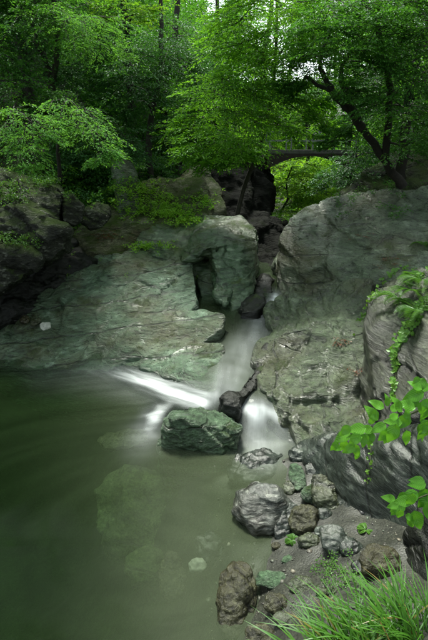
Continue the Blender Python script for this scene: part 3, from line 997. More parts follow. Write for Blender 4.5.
# --- right bank
rock('rock_dome', [
    H((276, 262, 11.2), (283, 240, 11.6), (300, 216, 12.0), (330, 200, 12.2), (352, 192, 12.2), (350, 230, 10.8), (330, 262, 10.0), (300, 272, 10.2), back=1.4, floor=0.2),
    H((325, 262, 9.8), (340, 230, 10.6), (370, 200, 11.4), (430, 188, 11.0), (470, 192, 10.4), (470, 262, 8.6), (400, 288, 8.4), (345, 284, 9.0), (330, 275, 9.4), (338, 202, 12.0), (352, 193, 12.0), back=1.4, floor=0.2),
    H((276, 258, 11.2), (290, 262, 10.8), (310, 270, 10.4), (322, 280, 10.0), (312, 292, 9.8), (280, 296, 10.3), (273, 285, 10.8), back=1.2, floor=0.2),
], 'grey', 'great rounded grey rock leaning over the right side of the gorge', seed=41, fol=(0.7, -0.4, 0.8), period=0.5, layer=0.045, cell=1.2, block=0.08, low=0.11, voxel=0.04, smooth=6)
rock('rock_crag', [
    H((345, 196, 13.0), (360, 178, 13.6), (395, 158, 13.8), (440, 150, 13.4), (470, 160, 12.6), (470, 205, 11.2), (400, 205, 11.8), (355, 204, 12.6), back=2.0, floor=1.0),
], 'dark', 'dim mossy crag rising behind the great rounded grey rock', seed=43, layer=0.05, cell=0.9, block=0.14, low=0.15, voxel=0.06)
rock('rock_bank', [
    H((270, 306, 9.3), (290, 294, 9.6), (330, 284, 9.2), (375, 280, 8.2), (372, 318, 7.3), (330, 345, 7.2), (290, 360, 7.2), (258, 368, 7.0), (266, 330, 8.3), back=0.4, floor=-0.6),
    H((258, 368, 7.0), (290, 355, 7.2), (340, 340, 7.2), (372, 318, 7.2), (380, 370, 6.2), (370, 400, 5.8), (320, 420, 5.7), (292, 424, 5.7), (273, 398, 6.15), (256, 380, 6.6), back=0.4, floor=-0.8),
    H((294, 426, 5.7), (320, 405, 6.0), (365, 395, 5.7), (392, 400, 5.1), (388, 440, 4.7), (350, 452, 4.9), (320, 448, 5.2), (296, 440, 5.5), back=0.3, floor=-0.6),
], 'ochre', 'wet olive and ochre rock bank descending from the gorge to the beach', seed=45, fol=(0.5, -0.5, 1.0), period=0.5, layer=0.05, cell=0.85, block=0.10, low=0.13, crack=0.08, voxel=0.033, smooth=5)
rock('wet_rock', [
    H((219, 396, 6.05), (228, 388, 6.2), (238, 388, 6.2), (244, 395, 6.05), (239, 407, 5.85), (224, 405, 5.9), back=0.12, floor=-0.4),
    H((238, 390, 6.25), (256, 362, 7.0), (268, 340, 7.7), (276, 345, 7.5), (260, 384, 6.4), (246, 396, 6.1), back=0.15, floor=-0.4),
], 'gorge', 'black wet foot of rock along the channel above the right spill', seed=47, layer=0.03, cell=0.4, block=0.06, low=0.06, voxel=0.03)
rock('rock_outcrop', [
    H((372, 300, 6.4), (385, 282, 6.6), (420, 268, 6.2), (480, 262, 5.4), (480, 400, 3.9), (428, 408, 4.3), (400, 420, 4.5), (380, 430, 4.7), (378, 360, 5.6), (366, 318, 6.2), back=1.0, floor=-0.2),
    H((366, 300, 6.6), (378, 285, 6.8), (392, 330, 6.0), (384, 372, 5.4), (372, 345, 5.9), back=0.6),
], 'schist', 'dark finely layered schist outcrop hung with trailing vines', seed=49, fol=(0.75, 0.1, 0.62), warp=0.07, period=0.18, layer=0.07, cell=0.9, block=0.07, low=0.08, voxel=0.03)
rock('rock_ramp', [
    H((300, 444, 5.45), (345, 436, 5.0), (385, 426, 4.8), (430, 420, 4.2), (480, 440, 3.5), (480, 580, 2.8), (428, 590, 3.05), (404, 578, 3.25), (384, 545, 3.6), (362, 510, 4.05), (340, 480, 4.5), (310, 462, 5.0), back=0.2, floor=-0.4),
], 'slate', 'smooth dark grey rock ramp below the leafy branch', seed=51, fol=(0.6, 0.4, 0.7), period=0.2, layer=0.022, cell=1.2, block=0.05, low=0.08, voxel=0.03)
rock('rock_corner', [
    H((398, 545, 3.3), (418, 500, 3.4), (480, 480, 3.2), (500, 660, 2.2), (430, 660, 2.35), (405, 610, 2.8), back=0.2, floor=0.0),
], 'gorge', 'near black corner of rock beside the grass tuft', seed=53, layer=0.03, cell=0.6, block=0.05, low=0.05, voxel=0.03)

# --- boulder in the outlet
rock('boulder', [
    H((160, 418, 5.65), (172, 407, 5.85), (200, 405, 5.9), (225, 411, 5.8), (241, 427, 5.55), (238, 440, 5.4), (222, 448, 5.35), (190, 450, 5.35), (162, 440, 5.45), (158, 428, 5.55), (200, 425, 5.45), (180, 418, 5.5), back=0.25, floor=-0.8),
], 'green', 'single green boulder splitting the white water at the outlet of the gorge', cat='boulder', seed=61,
    fol=(0.6, -0.2, 0.7), period=0.2, layer=0.04, cell=0.55, block=0.07, low=0.06, fine=0.02, voxel=0.022)

# --- stones on and beside the beach
def stone(u, v, w, h, z, mat, label, roll=0.0, thick=0.6, seed=1, flat=0.0, group=None, tall=None, pts=34):
    """a stone at pixel u,v; w x h is its pixel size; z the height of the ground it sits on"""
    c = PZ(u, v, z)
    z = max(z, ground_z(c[0], c[1])[0])
    c = PZ(u, v, z)
    sc_ = np.linalg.norm(c - np.array([0, 0, CAM_H])) / FPX
    a = w * sc_ * 0.5
    lean = math.radians(24 if h > w * .75 else 10)      # propped up against what lies behind it
    A = np.array([0, math.cos(lean), math.sin(lean)])
    vd = unit(c - np.array([0, 0, CAM_H]))
    vis = max(0.35, np.linalg.norm(A - vd * (A @ vd)))
    t = 0.72 * thick * min(a, h * sc_ * 0.5)
    b = max(h * sc_ * 0.5 - 0.35 * t, 0.5 * h * sc_ * 0.5) / vis
    c = PZ(u, v, z + 0.45 * t + 0.5 * b * math.sin(lean))
    rg_ = np.random.default_rng(seed)
    P = rg_.normal(size=(pts, 3))
    P /= np.linalg.norm(P, axis=1)[:, None]
    P = np.sign(P) * np.abs(P) ** 0.85
    P = np.vstack([P, np.eye(3), -np.eye(3)]) * np.array([a, b, t])
    cr, sr_ = math.cos(roll), math.sin(roll)
    P = P @ np.array([[cr, sr_, 0], [-sr_, cr, 0], [0, 0, 1]])
    Nn = np.array([0, -A[2], A[1]])
    P = P[:, :1] * np.array([1, 0, 0]) + P[:, 1:2] * A + P[:, 2:] * Nn
    c0 = c
    m = max(0.012, min(a, b) / 14)
    V, N, F = voxelise([P + c0], m, 3)
    k = min(a, b)
    V = rough_rock(V, N, seed * 0.77, low=0.12 * k, lowf=1.2 / k, fol=(0.5, 0.3 * ((seed % 3) - 1), 0.8), period=0.22 * k + 0.02, layer=0.03 * k, cell=1.1 * k, block=0.06 * k, crack=0.05 * k, fine=0.02 * k)
    V, b0 = rebase(V)
    o = link('stone', mesh_np('stone', V, F, True, [M[mat]]), None, b0)
    return tag(o, label, 'stone', group)


stone(263, 507, 56, 54, -.12, 'banded', 'large pale streaked grey stone half in the water at the beach edge', 0.25, 0.85, 71)
stone(258, 466, 62, 34, -.18, 'slate', 'blue black slab of slate awash below the right spill', 0.3, 0.6, 72)
stone(236, 600, 36, 66, -.10, 'brown', 'upright brown pitted stone standing at the water edge', -0.15, 0.75, 73)
stone(324, 494, 26, 40, .10, 'olive', 'upright olive and brown stone streaked with white', 0.15, 0.8, 74)
stone(345, 483, 20, 38, .14, 'olive', 'smooth slender olive stone leaning on the dark ramp', -0.45, 0.7, 75)
stone(303, 520, 28, 32, .02, 'brown', 'ochre brown stone beside the small green sprig', 0.1, 0.85, 76)
stone(309, 541, 20, 18, .06, 'olive', 'small round olive stone in front of the ochre stone', 0, 0.8, 77)
stone(312, 494, 22, 20, .02, 'green', 'small green stone between the pale streaked stone and the upright olive stone', 0.2, 0.8, 78)
stone(297, 477, 16, 30, -.02, 'green', 'thin grey green upright stone behind the pale streaked stone', 0.1, 0.7, 79)
stone(338, 545, 28, 40, .14, 'slate', 'grey slate stone lying on the sand in front of the dark ramp', 0.5, 0.5, 80)
stone(352, 548, 22, 22, .18, 'slate', 'jagged slate fragment at the edge of the sand', -0.3, 0.5, 81)
stone(380, 562, 36, 34, .3, 'brown', 'rounded grey brown stone at the foot of the black corner rock', 0, 0.6, 82)
stone(272, 580, 32, 18, -.03, 'green', 'flat green stone at the water edge next to the brown pitted stone', 0.1, 0.6, 83)
stone(302, 586, 24, 20, .08, 'olive', 'dark olive stone half hidden by the grass', 0, 0.7, 84)
stone(326, 590, 20, 16, .14, 'olive', 'small mossy stone behind the grass blades', 0, 0.7, 85)
stone(276, 604, 22, 20, .04, 'brown', 'speckled brown stone under the grass tips', 0.3, 0.6, 86)
stone(262, 634, 30, 20, .02, 'brown', 'rough brown stone at the foot of the grass tuft', 0.1, 0.6, 87)
stone(318, 452, 28, 26, .0, 'brown', 'pale brown spotted stone at the foot of the ochre rock bank', 0.2, 0.7, 88)
stone(300, 455, 22, 22, -.05, 'slate', 'dark stone wedged beside the slate slab', 0.2, 0.7, 89)
stone(324, 514, 16, 14, .08, 'slate', 'little blue grey stone on the sand', 0.2, 0.6, 90)
stone(286, 522, 18, 40, -.06, 'slate', 'dark slate stone leaning against the pale streaked stone', -0.5, 0.6, 91)
stone(290, 488, 14, 16, -.06, 'olive', 'small drab stone among the wet stones behind the streaked stone', 0.2, 0.6, 92)
stone(334, 470, 18, 30, .06, 'olive', 'narrow mossy green stone propped on the end of the dark ramp', 0.3, 0.7, 111)
stone(322, 532, 15, 12, .08, 'slate', 'flat grey chip in front of the small round olive stone', 0.1, 0.5, 112)
stone(362, 566, 20, 14, .24, 'slate', 'low dark stone bedded in the sand behind the grass', 0.2, 0.5, 113)
stone(288, 560, 13, 9, .03, 'green', 'little flat green stone alone on the wet sand', 0.2, 0.5, 114)
stone(284, 620, 20, 14, .08, 'olive', 'dull olive stone at the water side of the grass tuft', -0.2, 0.6, 115)
stone(313, 470, 15, 16, -.01, 'banded', 'small streaked stone behind the small green stone', 0.4, 0.7, 116)
stone(276, 546, 11, 8, -.02, 'brown', 'small brown stone at the lapping edge of the pool', 0.4, 0.6, 117)
# stones under the water
stone(134, 512, 74, 92, -1.15, 'sunk', 'big pale green boulder lying under the pool surface', 0.3, 0.5, 93)
stone(146, 566, 38, 40, -1.0, 'sunk', 'smaller green boulder under the pool beside the big sunken one', 0.2, 0.6, 94)
stone(198, 566, 18, 16, -.30, 'pale', 'single pale stone under the shallow water', 0.1, 0.7, 95)
stone(210, 548, 28, 34, -.30, 'slate', 'dark stone under the shallow water next to the pale one', 0.2, 0.6, 96)
stone(172, 575, 24, 44, -.45, 'brown', 'brown stone lying deep in the shallows', 0.1, 0.5, 97)
stone(124, 440, 50, 22, -.55, 'brown', 'brown rock under the water left of the outlet boulder', 0.1, 0.5, 98)
# stones on the slab
stone(45, 326, 11, 10, .52, 'pale', 'small pale pebble resting on the slab below the crevice', 0.3, 0.7, 99)
stone(25, 320, 11, 10, .48, 'brown', 'small brown pebble resting on the slab below the crevice', 0.1, 0.8, 100)
stone(36, 322, 10, 10, .45, 'olive', 'small olive pebble between the pale and the brown pebble', 0.1, 0.8, 101)

# pebbles scattered over the beach: too many to count
def pebbles():
    b = bmesh.new()
    bmesh.ops.create_icosphere(b, subdivisions=1, radius=1)
    IV = np.array([v.co for v in b.verts])
    IF = np.array([[v.index for v in f.verts] for f in b.faces])
    b.free()
    Vs, Fs = [], []
    k = 0
    N_ = 2600
    U_, W_ = RNG.uniform(205, 410, N_), RNG.uniform(450, 640, N_)
    PP = np.array([PZ(u, v, 0.08) for u, v in zip(U_, W_)])
    ZZ = ground_z(PP[:, 0], PP[:, 1])
    for i in range(N_):
        p, z = PP[i], ZZ[i]
        r = RNG.gamma(1.6, 0.006) + 0.003 if i < 260 else RNG.uniform(0.002, 0.007)
        r = min(r, 0.04)
        sc = r * RNG.uniform(0.6, 1.3, 3) * np.array([1, 1, 0.6])
        V = IV * sc * (1 + 0.28 * RNG.normal(size=(len(IV), 1)))
        a = RNG.uniform(0, 6.28)
        V = V @ np.array([[math.cos(a), math.sin(a), 0], [-math.sin(a), math.cos(a), 0], [0, 0, 1]])
        Vs.append(V + np.array([p[0], p[1], z + r * 0.05]))
        Fs.append(IF + k)
        k += len(IV)
    m, n, l = new_mat('pebble')
    geo = nd(n, 'ShaderNodeNewGeometry')
    cr = ramp(n, [(0.0, (0.05, 0.05, 0.05)), (0.4, (0.13, 0.12, 0.10)), (0.7, (0.10, 0.12, 0.09)), (0.95, (0.16, 0.14, 0.10)), (1.0, (0.36, 0.34, 0.29))])
    l.new(geo.outputs['Random Per Island'], cr.inputs[0])
    bs = nd(n, 'ShaderNodeBsdfPrincipled', Roughness=0.4)
    l.new(cr.outputs[0], bs.inputs['Base Color'])
    out = nd(n, 'ShaderNodeOutputMaterial')
    l.new(bs.outputs[0], out.inputs[0])
    V, b0 = rebase(np.concatenate(Vs))
    o = link('pebbles', mesh_np('pebbles', V, np.concatenate(Fs), True, [m]), None, b0)
    tag(o, 'small mixed pebbles strewn over the sandy beach', 'pebbles', kind='stuff')


pebbles()

# ------------------------------------------------------------------ foliage
def leaves(C, D, Nn, L, W, fold=0.12):
    """folded rhombic leaves: base, side, tip, side"""
    D = unit(D)
    S = unit(np.cross(D, Nn))
    Nn = np.cross(S, D)
    L = np.broadcast_to(np.asarray(L, float), (len(C),))[:, None]
    W = np.broadcast_to(np.asarray(W, float), (len(C),))[:, None]
    a = C
    t = C + D * L - Nn * L * 0.10
    m = C + D * L * 0.42
    r = m + S * W * 0.5 + Nn * W * fold
    q = m - S * W * 0.5 + Nn * W * fold
    V = np.stack([a, r, t, q], 1).reshape(-1, 3)
    return V, np.arange(len(C) * 4).reshape(-1, 4)


def spray(center, r, rg, n_twig=22, per=46, flat=0.28, droop=0.35, L=0.06, W=0.03, tip=None):
    """a fan-layered cluster of leafy twigs; returns leaf arrays and the twig lines"""
    az = rg.uniform(0, 2 * math.pi, n_twig)
    if tip is not None:      # most twigs run outwards
        az = np.where(rg.random(n_twig) < 0.7, tip + rg.normal(0, 0.7, n_twig), az)
    el = rg.normal(0.05, 0.22, n_twig)
    d = np.stack([np.cos(az) * np.cos(el), np.sin(az) * np.cos(el), np.sin(el)], 1)
    ln = r * rg.uniform(0.55, 1.15, n_twig)
    start = center + rg.normal(size=(n_twig, 3)) * np.array([0.25, 0.25, flat]) * r
    side = unit(np.cross(d, np.array([0, 0, 1.0])))
    ti = np.repeat(np.arange(n_twig), per)
    s = rg.uniform(0.08, 1.0, len(ti)) ** 0.8
    lat = rg.uniform(-1, 1, len(ti)) * (0.16 + 0.34 * np.sin(np.clip(s, 0, 1) * 2.6)) * 0.75
    # leaves sit in rows on side twiglets
    lat = np.sign(lat) * (np.round(np.abs(lat) * 9) / 9 * 0.6 + np.abs(lat) * 0.4)
    sq = np.round(s * 9) / 9 * 0.55 + s * 0.45
    l_ = ln[ti]
    pos = start[ti] + d[ti] * (sq * l_ + np.abs(lat) * l_ * 0.35)[:, None] + side[ti] * (lat * l_)[:, None]
    pos[:, 2] -= droop * l_ * (sq ** 2) + droop * 0.5 * np.abs(lat) * l_
    pos += rg.normal(size=pos.shape) * 0.012 * r
    dirv = d[ti] * 0.8 + side[ti] * np.sign(lat)[:, None] * 0.8 + rg.normal(size=pos.shape) * 0.28
    dirv[:, 2] -= 0.25 * droop + 0.2
    nrm = np.array([0, 0, 1.0]) + rg.normal(size=pos.shape) * 0.33
    sc = rg.uniform(0.65, 1.25, len(ti))
    V, F = leaves(pos, dirv, nrm, L * sc, W * sc)
    e = start + d * ln[:, None] * 0.95
    e[:, 2] -= droop * ln * 0.9
    mid = start + d * ln[:, None] * 0.5
    mid[:, 2] -= droop * ln * 0.25
    return V, F, [(start[i], mid[i], e[i]) for i in range(n_twig)]


def tube(path, radii, sides=6):
    path = np.asarray(path, float)
    n = len(path)
    T = np.gradient(path, axis=0)
    T = unit(T)
    ref = np.array([0.31, 0.95, 0.1])
    A = unit(np.cross(T, ref))
    B = np.cross(T, A)
    th = np.arange(sides) * 2 * math.pi / sides
    V = (path[:, None] + (A[:, None] * np.cos(th)[None, :, None] + B[:, None] * np.sin(th)[None, :, None]) * np.asarray(radii)[:, None, None]).reshape(-1, 3)
    F = []
    for i in range(n - 1):
        for j in range(sides):
            k = (j + 1) % sides
            F.append((i * sides + j, i * sides + k, (i + 1) * sides + k, (i + 1) * sides + j))
    return V, np.array(F)


def curve(pts, n=14):
    """smooth path through the points"""
    P = np.asarray(pts, float)
    if len(P) == 2:
        t = np.linspace(0, 1, n)[:, None]
        return P[0] * (1 - t) + P[1] * t
    Pe = np.vstack([2 * P[0] - P[1], P, 2 * P[-1] - P[-2]])
    out = []
    per = max(2, n // (len(P) - 1))
    for i in range(len(P) - 1):
        p0, p1, p2, p3 = Pe[i:i + 4]
        for t in np.linspace(0, 1, per, endpoint=False):
            out.append(0.5 * (2 * p1 + (p2 - p0) * t + (2 * p0 - 5 * p1 + 4 * p2 - p3) * t * t + (3 * p1 - p0 - 3 * p2 + p3) * t ** 3))
    out.append(P[-1])
    return np.array(out)


class Pile:
    def __init__(self):
        self.V, self.F, self.k = [], [], 0

    def add(self, V, F):
        self.V.append(V)
        self.F.append(F + self.k)
        self.k += len(V)

    def get(self):
        return np.concatenate(self.V), np.concatenate(self.F)


def tree(label, trunk_paths, clusters, leaf, seed, bark='bark', L=0.06, W=0.03, n_twig=22, per=46, droop=0.35, flat=0.28, group=None, name='tree', twigs=True, cat='tree', limb_r=0.035):
    """trunk_paths: [(points, r0, r1)], clusters: [(centre, radius)]; limbs run from the wood to every cluster"""
    rg = np.random.default_rng(seed)
    wood, crown = Pile(), Pile()
    nodes, nrad = [], []
    base = np.array(trunk_paths[0][0][0], float)
    for pts, r0, r1 in trunk_paths:
        c = curve(pts, 22)
        c[1:-1] += rg.normal(size=c[1:-1].shape) * r0 * 0.12
        rr = np.linspace(r0, r1, len(c))
        rr[0] *= 1.25
        wood.add(*tube(c, rr, 9))
        nodes += list(c[2:])
        nrad += list(rr[2:])
    order = sorted(clusters, key=lambda cr: np.min(np.linalg.norm(np.array(nodes) - cr[0], axis=1)))
    for c, r in order:
        c = np.asarray(c, float)
        A = np.array(nodes)
        dist = np.linalg.norm(A - c, axis=1) + 0.8 * np.maximum(0, A[:, 2] - c[2])
        i = int(np.argmin(dist))
        p0 = A[i]
        v = c - p0
        ln = np.linalg.norm(v)
        mid = p0 + v * 0.5 + np.array([0, 0, 0.14 * ln]) + rg.normal(size=3) * 0.06 * ln
        path = curve([p0, mid, c], 10)
        r0 = min(nrad[i] * 0.75, limb_r * (0.6 + 0.35 * ln))
        rr = np.linspace(r0, 0.010, len(path))
        wood.add(*tube(path, rr, 5))
        nodes += list(path[4:])
        nrad += list(rr[4:])
        tipaz = math.atan2(v[1], v[0])
        V, F, tw = spray(c, r, rg, n_twig, per, flat, droop, L, W, tipaz)
        crown.add(V, F)
        if twigs:
            for a, b, e in tw:
                wood.add(*tube([a * 0.6 + c * 0.4, b, e], [0.007, 0.005, 0.002], 3))
    root = empty(name, base)
    tag(root, label, cat, group)
    V, F = wood.get()
    link('trunk', mesh_np('trunk', V - base, F, True, [M[bark]]), root)
    V, F = crown.get()
    link('crown', mesh_np('crown', V - base, F, False, [M[leaf]]), root)
    return root


def px(*t):
    return PY(*t)


def fill(u0, u1, v0, v1, y0, y1, n, r0, r1, rg):
    return [(PY(rg.uniform(u0, u1), rg.uniform(v0, v1), rg.uniform(y0, y1)), rg.uniform(r0, r1)) for _ in range(n)]


rg = np.random.default_rng(5)

# the maple leaning over the gorge
cl = [(px(*p), r) for p, r in [
    ((205, 148, 12.2), .75), ((225, 152, 12.0), .7), ((240, 142, 12.0), .8), ((218, 135, 12.4), .85), ((200, 120, 12.6), .9), ((235, 112, 12.0), .9), ((260, 120, 11.8), .9),
    ((250, 92, 11.6), .9), ((232, 78, 11.8), .9), ((262, 72, 11.2), .9), ((285, 95, 11.6), .9), ((282, 60, 11.4), .9), ((250, 46, 11.6), .9), ((272, 32, 11.4), .9), ((300, 40, 11.8), .9),
    ((300, 112, 12.2), .6), ((285, 128, 12.4), .6), ((310, 75, 12.0), .9), ((240, 20, 12.0), 1.0), ((290, 8, 12.0), 1.0), ((262, 0, 11.8), 1.0), ((318, 100, 12.4), .5), ((322, 126, 12.8), .45), ((215, 95, 12.6), .9), ((195, 140, 12.4), .6), ((210, 158, 12.0), .5), ((235, 158, 12.2), .55), ((250, 150, 12.4), .5), ((190, 128, 12.8), .7)]]
cl += [(PY(rg.uniform(215, 320), rg.uniform(-30, -10), rg.uniform(11.5, 13)), .9) for _ in range(4)]
tree('light green maple leaning over the dark mouth of the gorge', [
    ([px(236, 222, 14.0), px(243, 190, 13.8), px(252, 168, 13.4), px(262, 140, 13.0), px(272, 95, 12.6), px(276, 40, 12.4), px(280, -60, 12.6)], .07, .03),
    ([px(252, 168, 13.4), px(240, 150, 13.0), px(226, 120, 12.8), px(222, 70, 12.6)], .09, .03)], cl, 'maple', 101, per=66, n_twig=26, L=.075, W=.034, droop=.35, flat=.15)

# the dark tree arching from the right bank
cl = [(px(*p), r) for p, r in [
    ((410, 110, 10.2), .8), ((380, 100, 10.0), .75), ((392, 70, 10.0), .8), ((362, 62, 10.0), .75), ((350, 90, 10.2), .5), ((330, 55, 10.0), .75), ((345, 30, 10.0), .8), ((375, 30, 9.8), .8),
    ((405, 35, 9.8), .8), ((318, 25, 10.2), .75), ((310, 55, 10.6), .6), ((420, 80, 9.8), .8), ((425, 135, 10.4), .7), ((405, 148, 11.0), .6), ((330, 8, 10.2), .8), ((360, 0, 10.0), .9), ((400, 0, 9.8), .9), ((300, 85, 10.8), .55), ((350, 128, 11.4), .5), ((335, 145, 12.0), .5), ((430, 20, 9.6), .9)]]
cl += [(PY(rg.uniform(380, 520), rg.uniform(-140, -20), rg.uniform(9.5, 13)), 1.0) for _ in range(9)]
tree('dark broad tree arching over the gorge from the right bank', [
    ([px(402, 186, 11.6), px(385, 160, 11.4), px(362, 128, 11.0), px(346, 108, 10.8), px(330, 92, 10.8), px(305, 76, 10.8)], .11, .03),
    ([px(362, 128, 11.0), px(345, 92, 10.6), px(342, 70, 10.4), px(352, 48, 10.4)], .09, .02),
    ([px(346, 108, 10.8), px(326, 80, 10.6), px(320, 58, 10.4), px(332, 30, 10.4)], .07, .02),
    ([px(385, 160, 11.4), px(390, 90, 10.6), px(380, 40, 10.4), px(372, -40, 10.4)], .09, .04)], cl, 'forest', 103, per=62, n_twig=26, L=.07, W=.034, droop=.28, flat=.15)

# saplings with pale feathery sprays on the left
tree('pale feathery maple sapling above the long mossy boulder', [([px(-20, 190, 10.6), px(-10, 150, 10.4), px(8, 120, 10.2), px(16, 104, 10.0)], .05, .015)],
     [(px(*p), r) for p, r in [((14, 112, 9.8), .5), ((30, 122, 9.6), .5), ((24, 138, 9.5), .45), ((40, 136, 9.5), .4), ((30, 152, 9.4), .42), ((5, 128, 9.8), .5), ((30, 164, 9.3), .28)]],
     'maple_pale', 105, per=44, n_twig=12, L=.062, W=.026, droop=.5, flat=.14, name='sapling', cat='sapling')
tree('pale green maple sapling drooping beside the weathered boulder', [([px(60, 180, 11.4), px(58, 140, 11.0), px(64, 110, 10.8), px(74, 100, 10.6)], .05, .015)],
     [(px(*p), r) for p, r in [((64, 102, 10.4), .5), ((82, 112, 10.2), .5), ((92, 126, 10.1), .5), ((100, 142, 10.0), .45), ((76, 126, 10.3), .45), ((108, 152, 9.9), .3), ((58, 118, 10.5), .5), ((98, 160, 10), .25)]],
     'maple_pale', 107, per=44, n_twig=12, L=.062, W=.026, droop=.6, flat=.14, name='sapling', cat='sapling')
tree('slender maple with curved mossy stem and feathery high sprays', [
    ([px(52, 90, 14.5), px(46, 60, 14.3), px(36, 44, 14.2), px(34, 20, 14.2), px(34, -60, 14.4)], .09, .05), ([px(52, 90, 14.5), px(58, 40, 14.0), px(54, 0, 13.8), px(50, -50, 13.8)], .08, .05)],
     [(px(*p), r) for p, r in [((60, 26, 12.5), .75), ((75, 18, 12.4), .7), ((82, 36, 12.2), .7), ((70, 42, 12.2), .6), ((95, 44, 12.4), .6), ((52, 14, 12.8), .7), ((95, 18, 12.8), .7), ((110, 38, 12.6), .6)]] +
     [(PY(rg.uniform(-20, 100), rg.uniform(-40, -8), rg.uniform(13.5, 15)), .9) for _ in range(7)],
     'maple_pale', 109, bark='bark_moss', per=46, n_twig=14, L=.07, W=.03, droop=.55, flat=.16)
tree('yellow green leafed branchy tree under the white patch of sky', [([px(132, 110, 18.0), px(128, 60, 17.8), px(124, 0, 17.6), px(122, -60, 17.6)], .14, .09)],
     [(px(*p), r) for p, r in [((118, 8, 15.5), .6), ((135, 6, 15.5), .6), ((150, 10, 15.8), .5), ((105, 14, 15.5), .5), ((140, 18, 15.8), .4)]] + [(PY(rg.uniform(90, 160), rg.uniform(-100, -10), rg.uniform(15.5, 18)), .9) for _ in range(6)],
     'bright', 111, per=30, n_twig=14, L=.09, W=.05, droop=.2)


def simple_tree(label, u, v, y, top, crown, leaf, seed, group, r=.14, lean=0.0, **kw):
    """a forest tree rooted where pixel u,v meets distance y"""
    b = px(u, v, y)
    b[2] = ground_z(b[0], b[1])[0] - 0.2
    g = np.random.default_rng(seed)
    p = [b]
    for k in range(1, 5):
        p.append(b + np.array([lean * k / 4 * top + g.normal(0, .15), g.normal(0, .15), top * k / 4]))
    return tree(label, [(p, r, r * .35)], crown, leaf, seed, group=group, **kw)


FG = 'forest trees on the steep left bank'
simple_tree('dark evergreen standing behind the curved mossy stems', 30, 100, 17, 9, fill(-30, 110, -60, 80, 14.5, 17.5, 26, .9, 1.2, rg), 'evergreen', 121, FG, .2, L=.10, W=.05, per=46, n_twig=20)
simple_tree('dark evergreen with small glossy leaves above the weathered boulder', 150, 140, 16.5, 8, fill(100, 190, 35, 150, 13.8, 16.5, 20, .7, 1.0, rg), 'evergreen', 123, FG, .12, lean=.06, L=.075, W=.045, per=60, n_twig=20)
simple_tree('tall forest tree with a straight slim trunk below the sky gap', 170, 120, 20, 10, fill(120, 240, 20, 110, 18, 21, 22, .9, 1.3, rg), 'forest', 125, FG, .16, lean=.08, L=.10, W=.05, per=44)
simple_tree('shadowy tree filling the far left corner of the wood', -20, 100, 13, 9, fill(-60, 40, -40, 90, 12.8, 14.5, 12, .8, 1.1, rg), 'forest', 127, FG, .15, L=.09, W=.045)
simple_tree('dim tree deep behind the leaning maple', 215, 150, 21, 9, fill(170, 270, 60, 150, 18.5, 21.5, 18, 1.0, 1.3, rg), 'forest', 129, FG, .16, L=.11, W=.055)
simple_tree('tall background tree above the bridge', 262, 120, 27, 12, fill(180, 255, -10, 110, 25, 29, 18, 1.3, 1.8, rg), 'forest', 131, FG, .2, L=.16, W=.08)
simple_tree('background tree on the ridge left of the sky gap', 90, 60, 24, 14, fill(0, 165, -60, 60, 22, 27, 32, 1.4, 2.0, rg), 'forest', 133, FG, .25, L=.15, W=.075)
RGp = 'trees on the right bank'
simple_tree('black stemmed tree rising above the dim crag', 405, 165, 13, 8, fill(370, 470, -30, 130, 12, 14.5, 26, .9, 1.2, rg), 'evergreen', 135, RGp, .16, lean=-.05, L=.085, W=.045)
simple_tree('small dense tree hanging over the dim crag beside the bridge end', 352, 185, 15, 3.2, fill(330, 400, 150, 190, 13.2, 15.0, 9, .5, .8, rg), 'evergreen', 137, RGp, .08, L=.075, W=.04)
simple_tree('background tree beyond the arching tree', 350, 140, 24, 9, fill(300, 410, 20, 130, 20, 25, 18, 1.1, 1.6, rg), 'forest', 139, RGp, .18, L=.13, W=.065)
simple_tree('background tree high on the right slope', 420, 130, 20, 10, fill(380, 500, -40, 110, 17, 21, 24, 1.2, 1.7, rg), 'forest', 141, RGp, .2, L=.13, W=.065)
# bright valley trees seen under the bridge
VG = 'sunlit valley trees beyond the bridge'
for k_, (u_, lab_) in enumerate([(235, 'tall pale valley tree behind the leaning maple'), (285, 'tall light valley tree far above the bridge'), (330, 'tall valley tree showing behind the arching branches'), (385, 'light valley tree behind the right bank trees')]):
    simple_tree(lab_, u_, 130, 38 + k_, 12, fill(u_ - 30, u_ + 30, 5, 130, 36 + k_, 40 + k_, 10, 1.4, 2.0, rg), 'maple', 171 + k_, VG, .2, L=.24, W=.13)
simple_tree('bright yellow green tree seen under the bridge', 305, 215, 26, 5, fill(285, 325, 165, 215, 24, 27, 14, .9, 1.3, rg), 'bright', 143, VG, .12, L=.13, W=.075)
simple_tree('bright green valley tree farther off beyond the bridge', 320, 200, 36, 8, fill(280, 350, 120, 200, 33, 38, 16, 1.4, 2.0, rg), 'bright', 145, VG, .16, L=.2, W=.11)
simple_tree('bright bush at the right wall of the gorge below the bridge', 285, 240, 19, 2.5, fill(276, 325, 175, 225, 17.5, 20, 14, .5, .8, rg), 'bright', 147, VG, .06, L=.08, W=.045)


# out-of-view trees added on both banks to shade the pool from the sky
simple_tree('unseen tall tree added on the left bank to shade the pool', -400, 150, 6.5, 13, [(np.array([g0.uniform(-9, -3.2), g0.uniform(3.5, 10.5), g0.uniform(9.5, 14)]), g0.uniform(1.2, 1.7)) for g0 in [np.random.default_rng(k) for k in range(700, 714)]],
            'forest', 151, 'unseen trees added for shade', .25, L=.2, W=.11, per=40, n_twig=18, twigs=False)
simple_tree('unseen tall tree added on the right bank to shade the beach', 800, 150, 6.0, 13, [(np.array([g0.uniform(5.5, 10), g0.uniform(1.0, 9.5), g0.uniform(9, 14)]), g0.uniform(1.2, 1.7)) for g0 in [np.random.default_rng(k) for k in range(730, 756)]],
            'forest', 153, 'unseen trees added for shade', .25, L=.2, W=.11, per=40, n_twig=18, twigs=False)


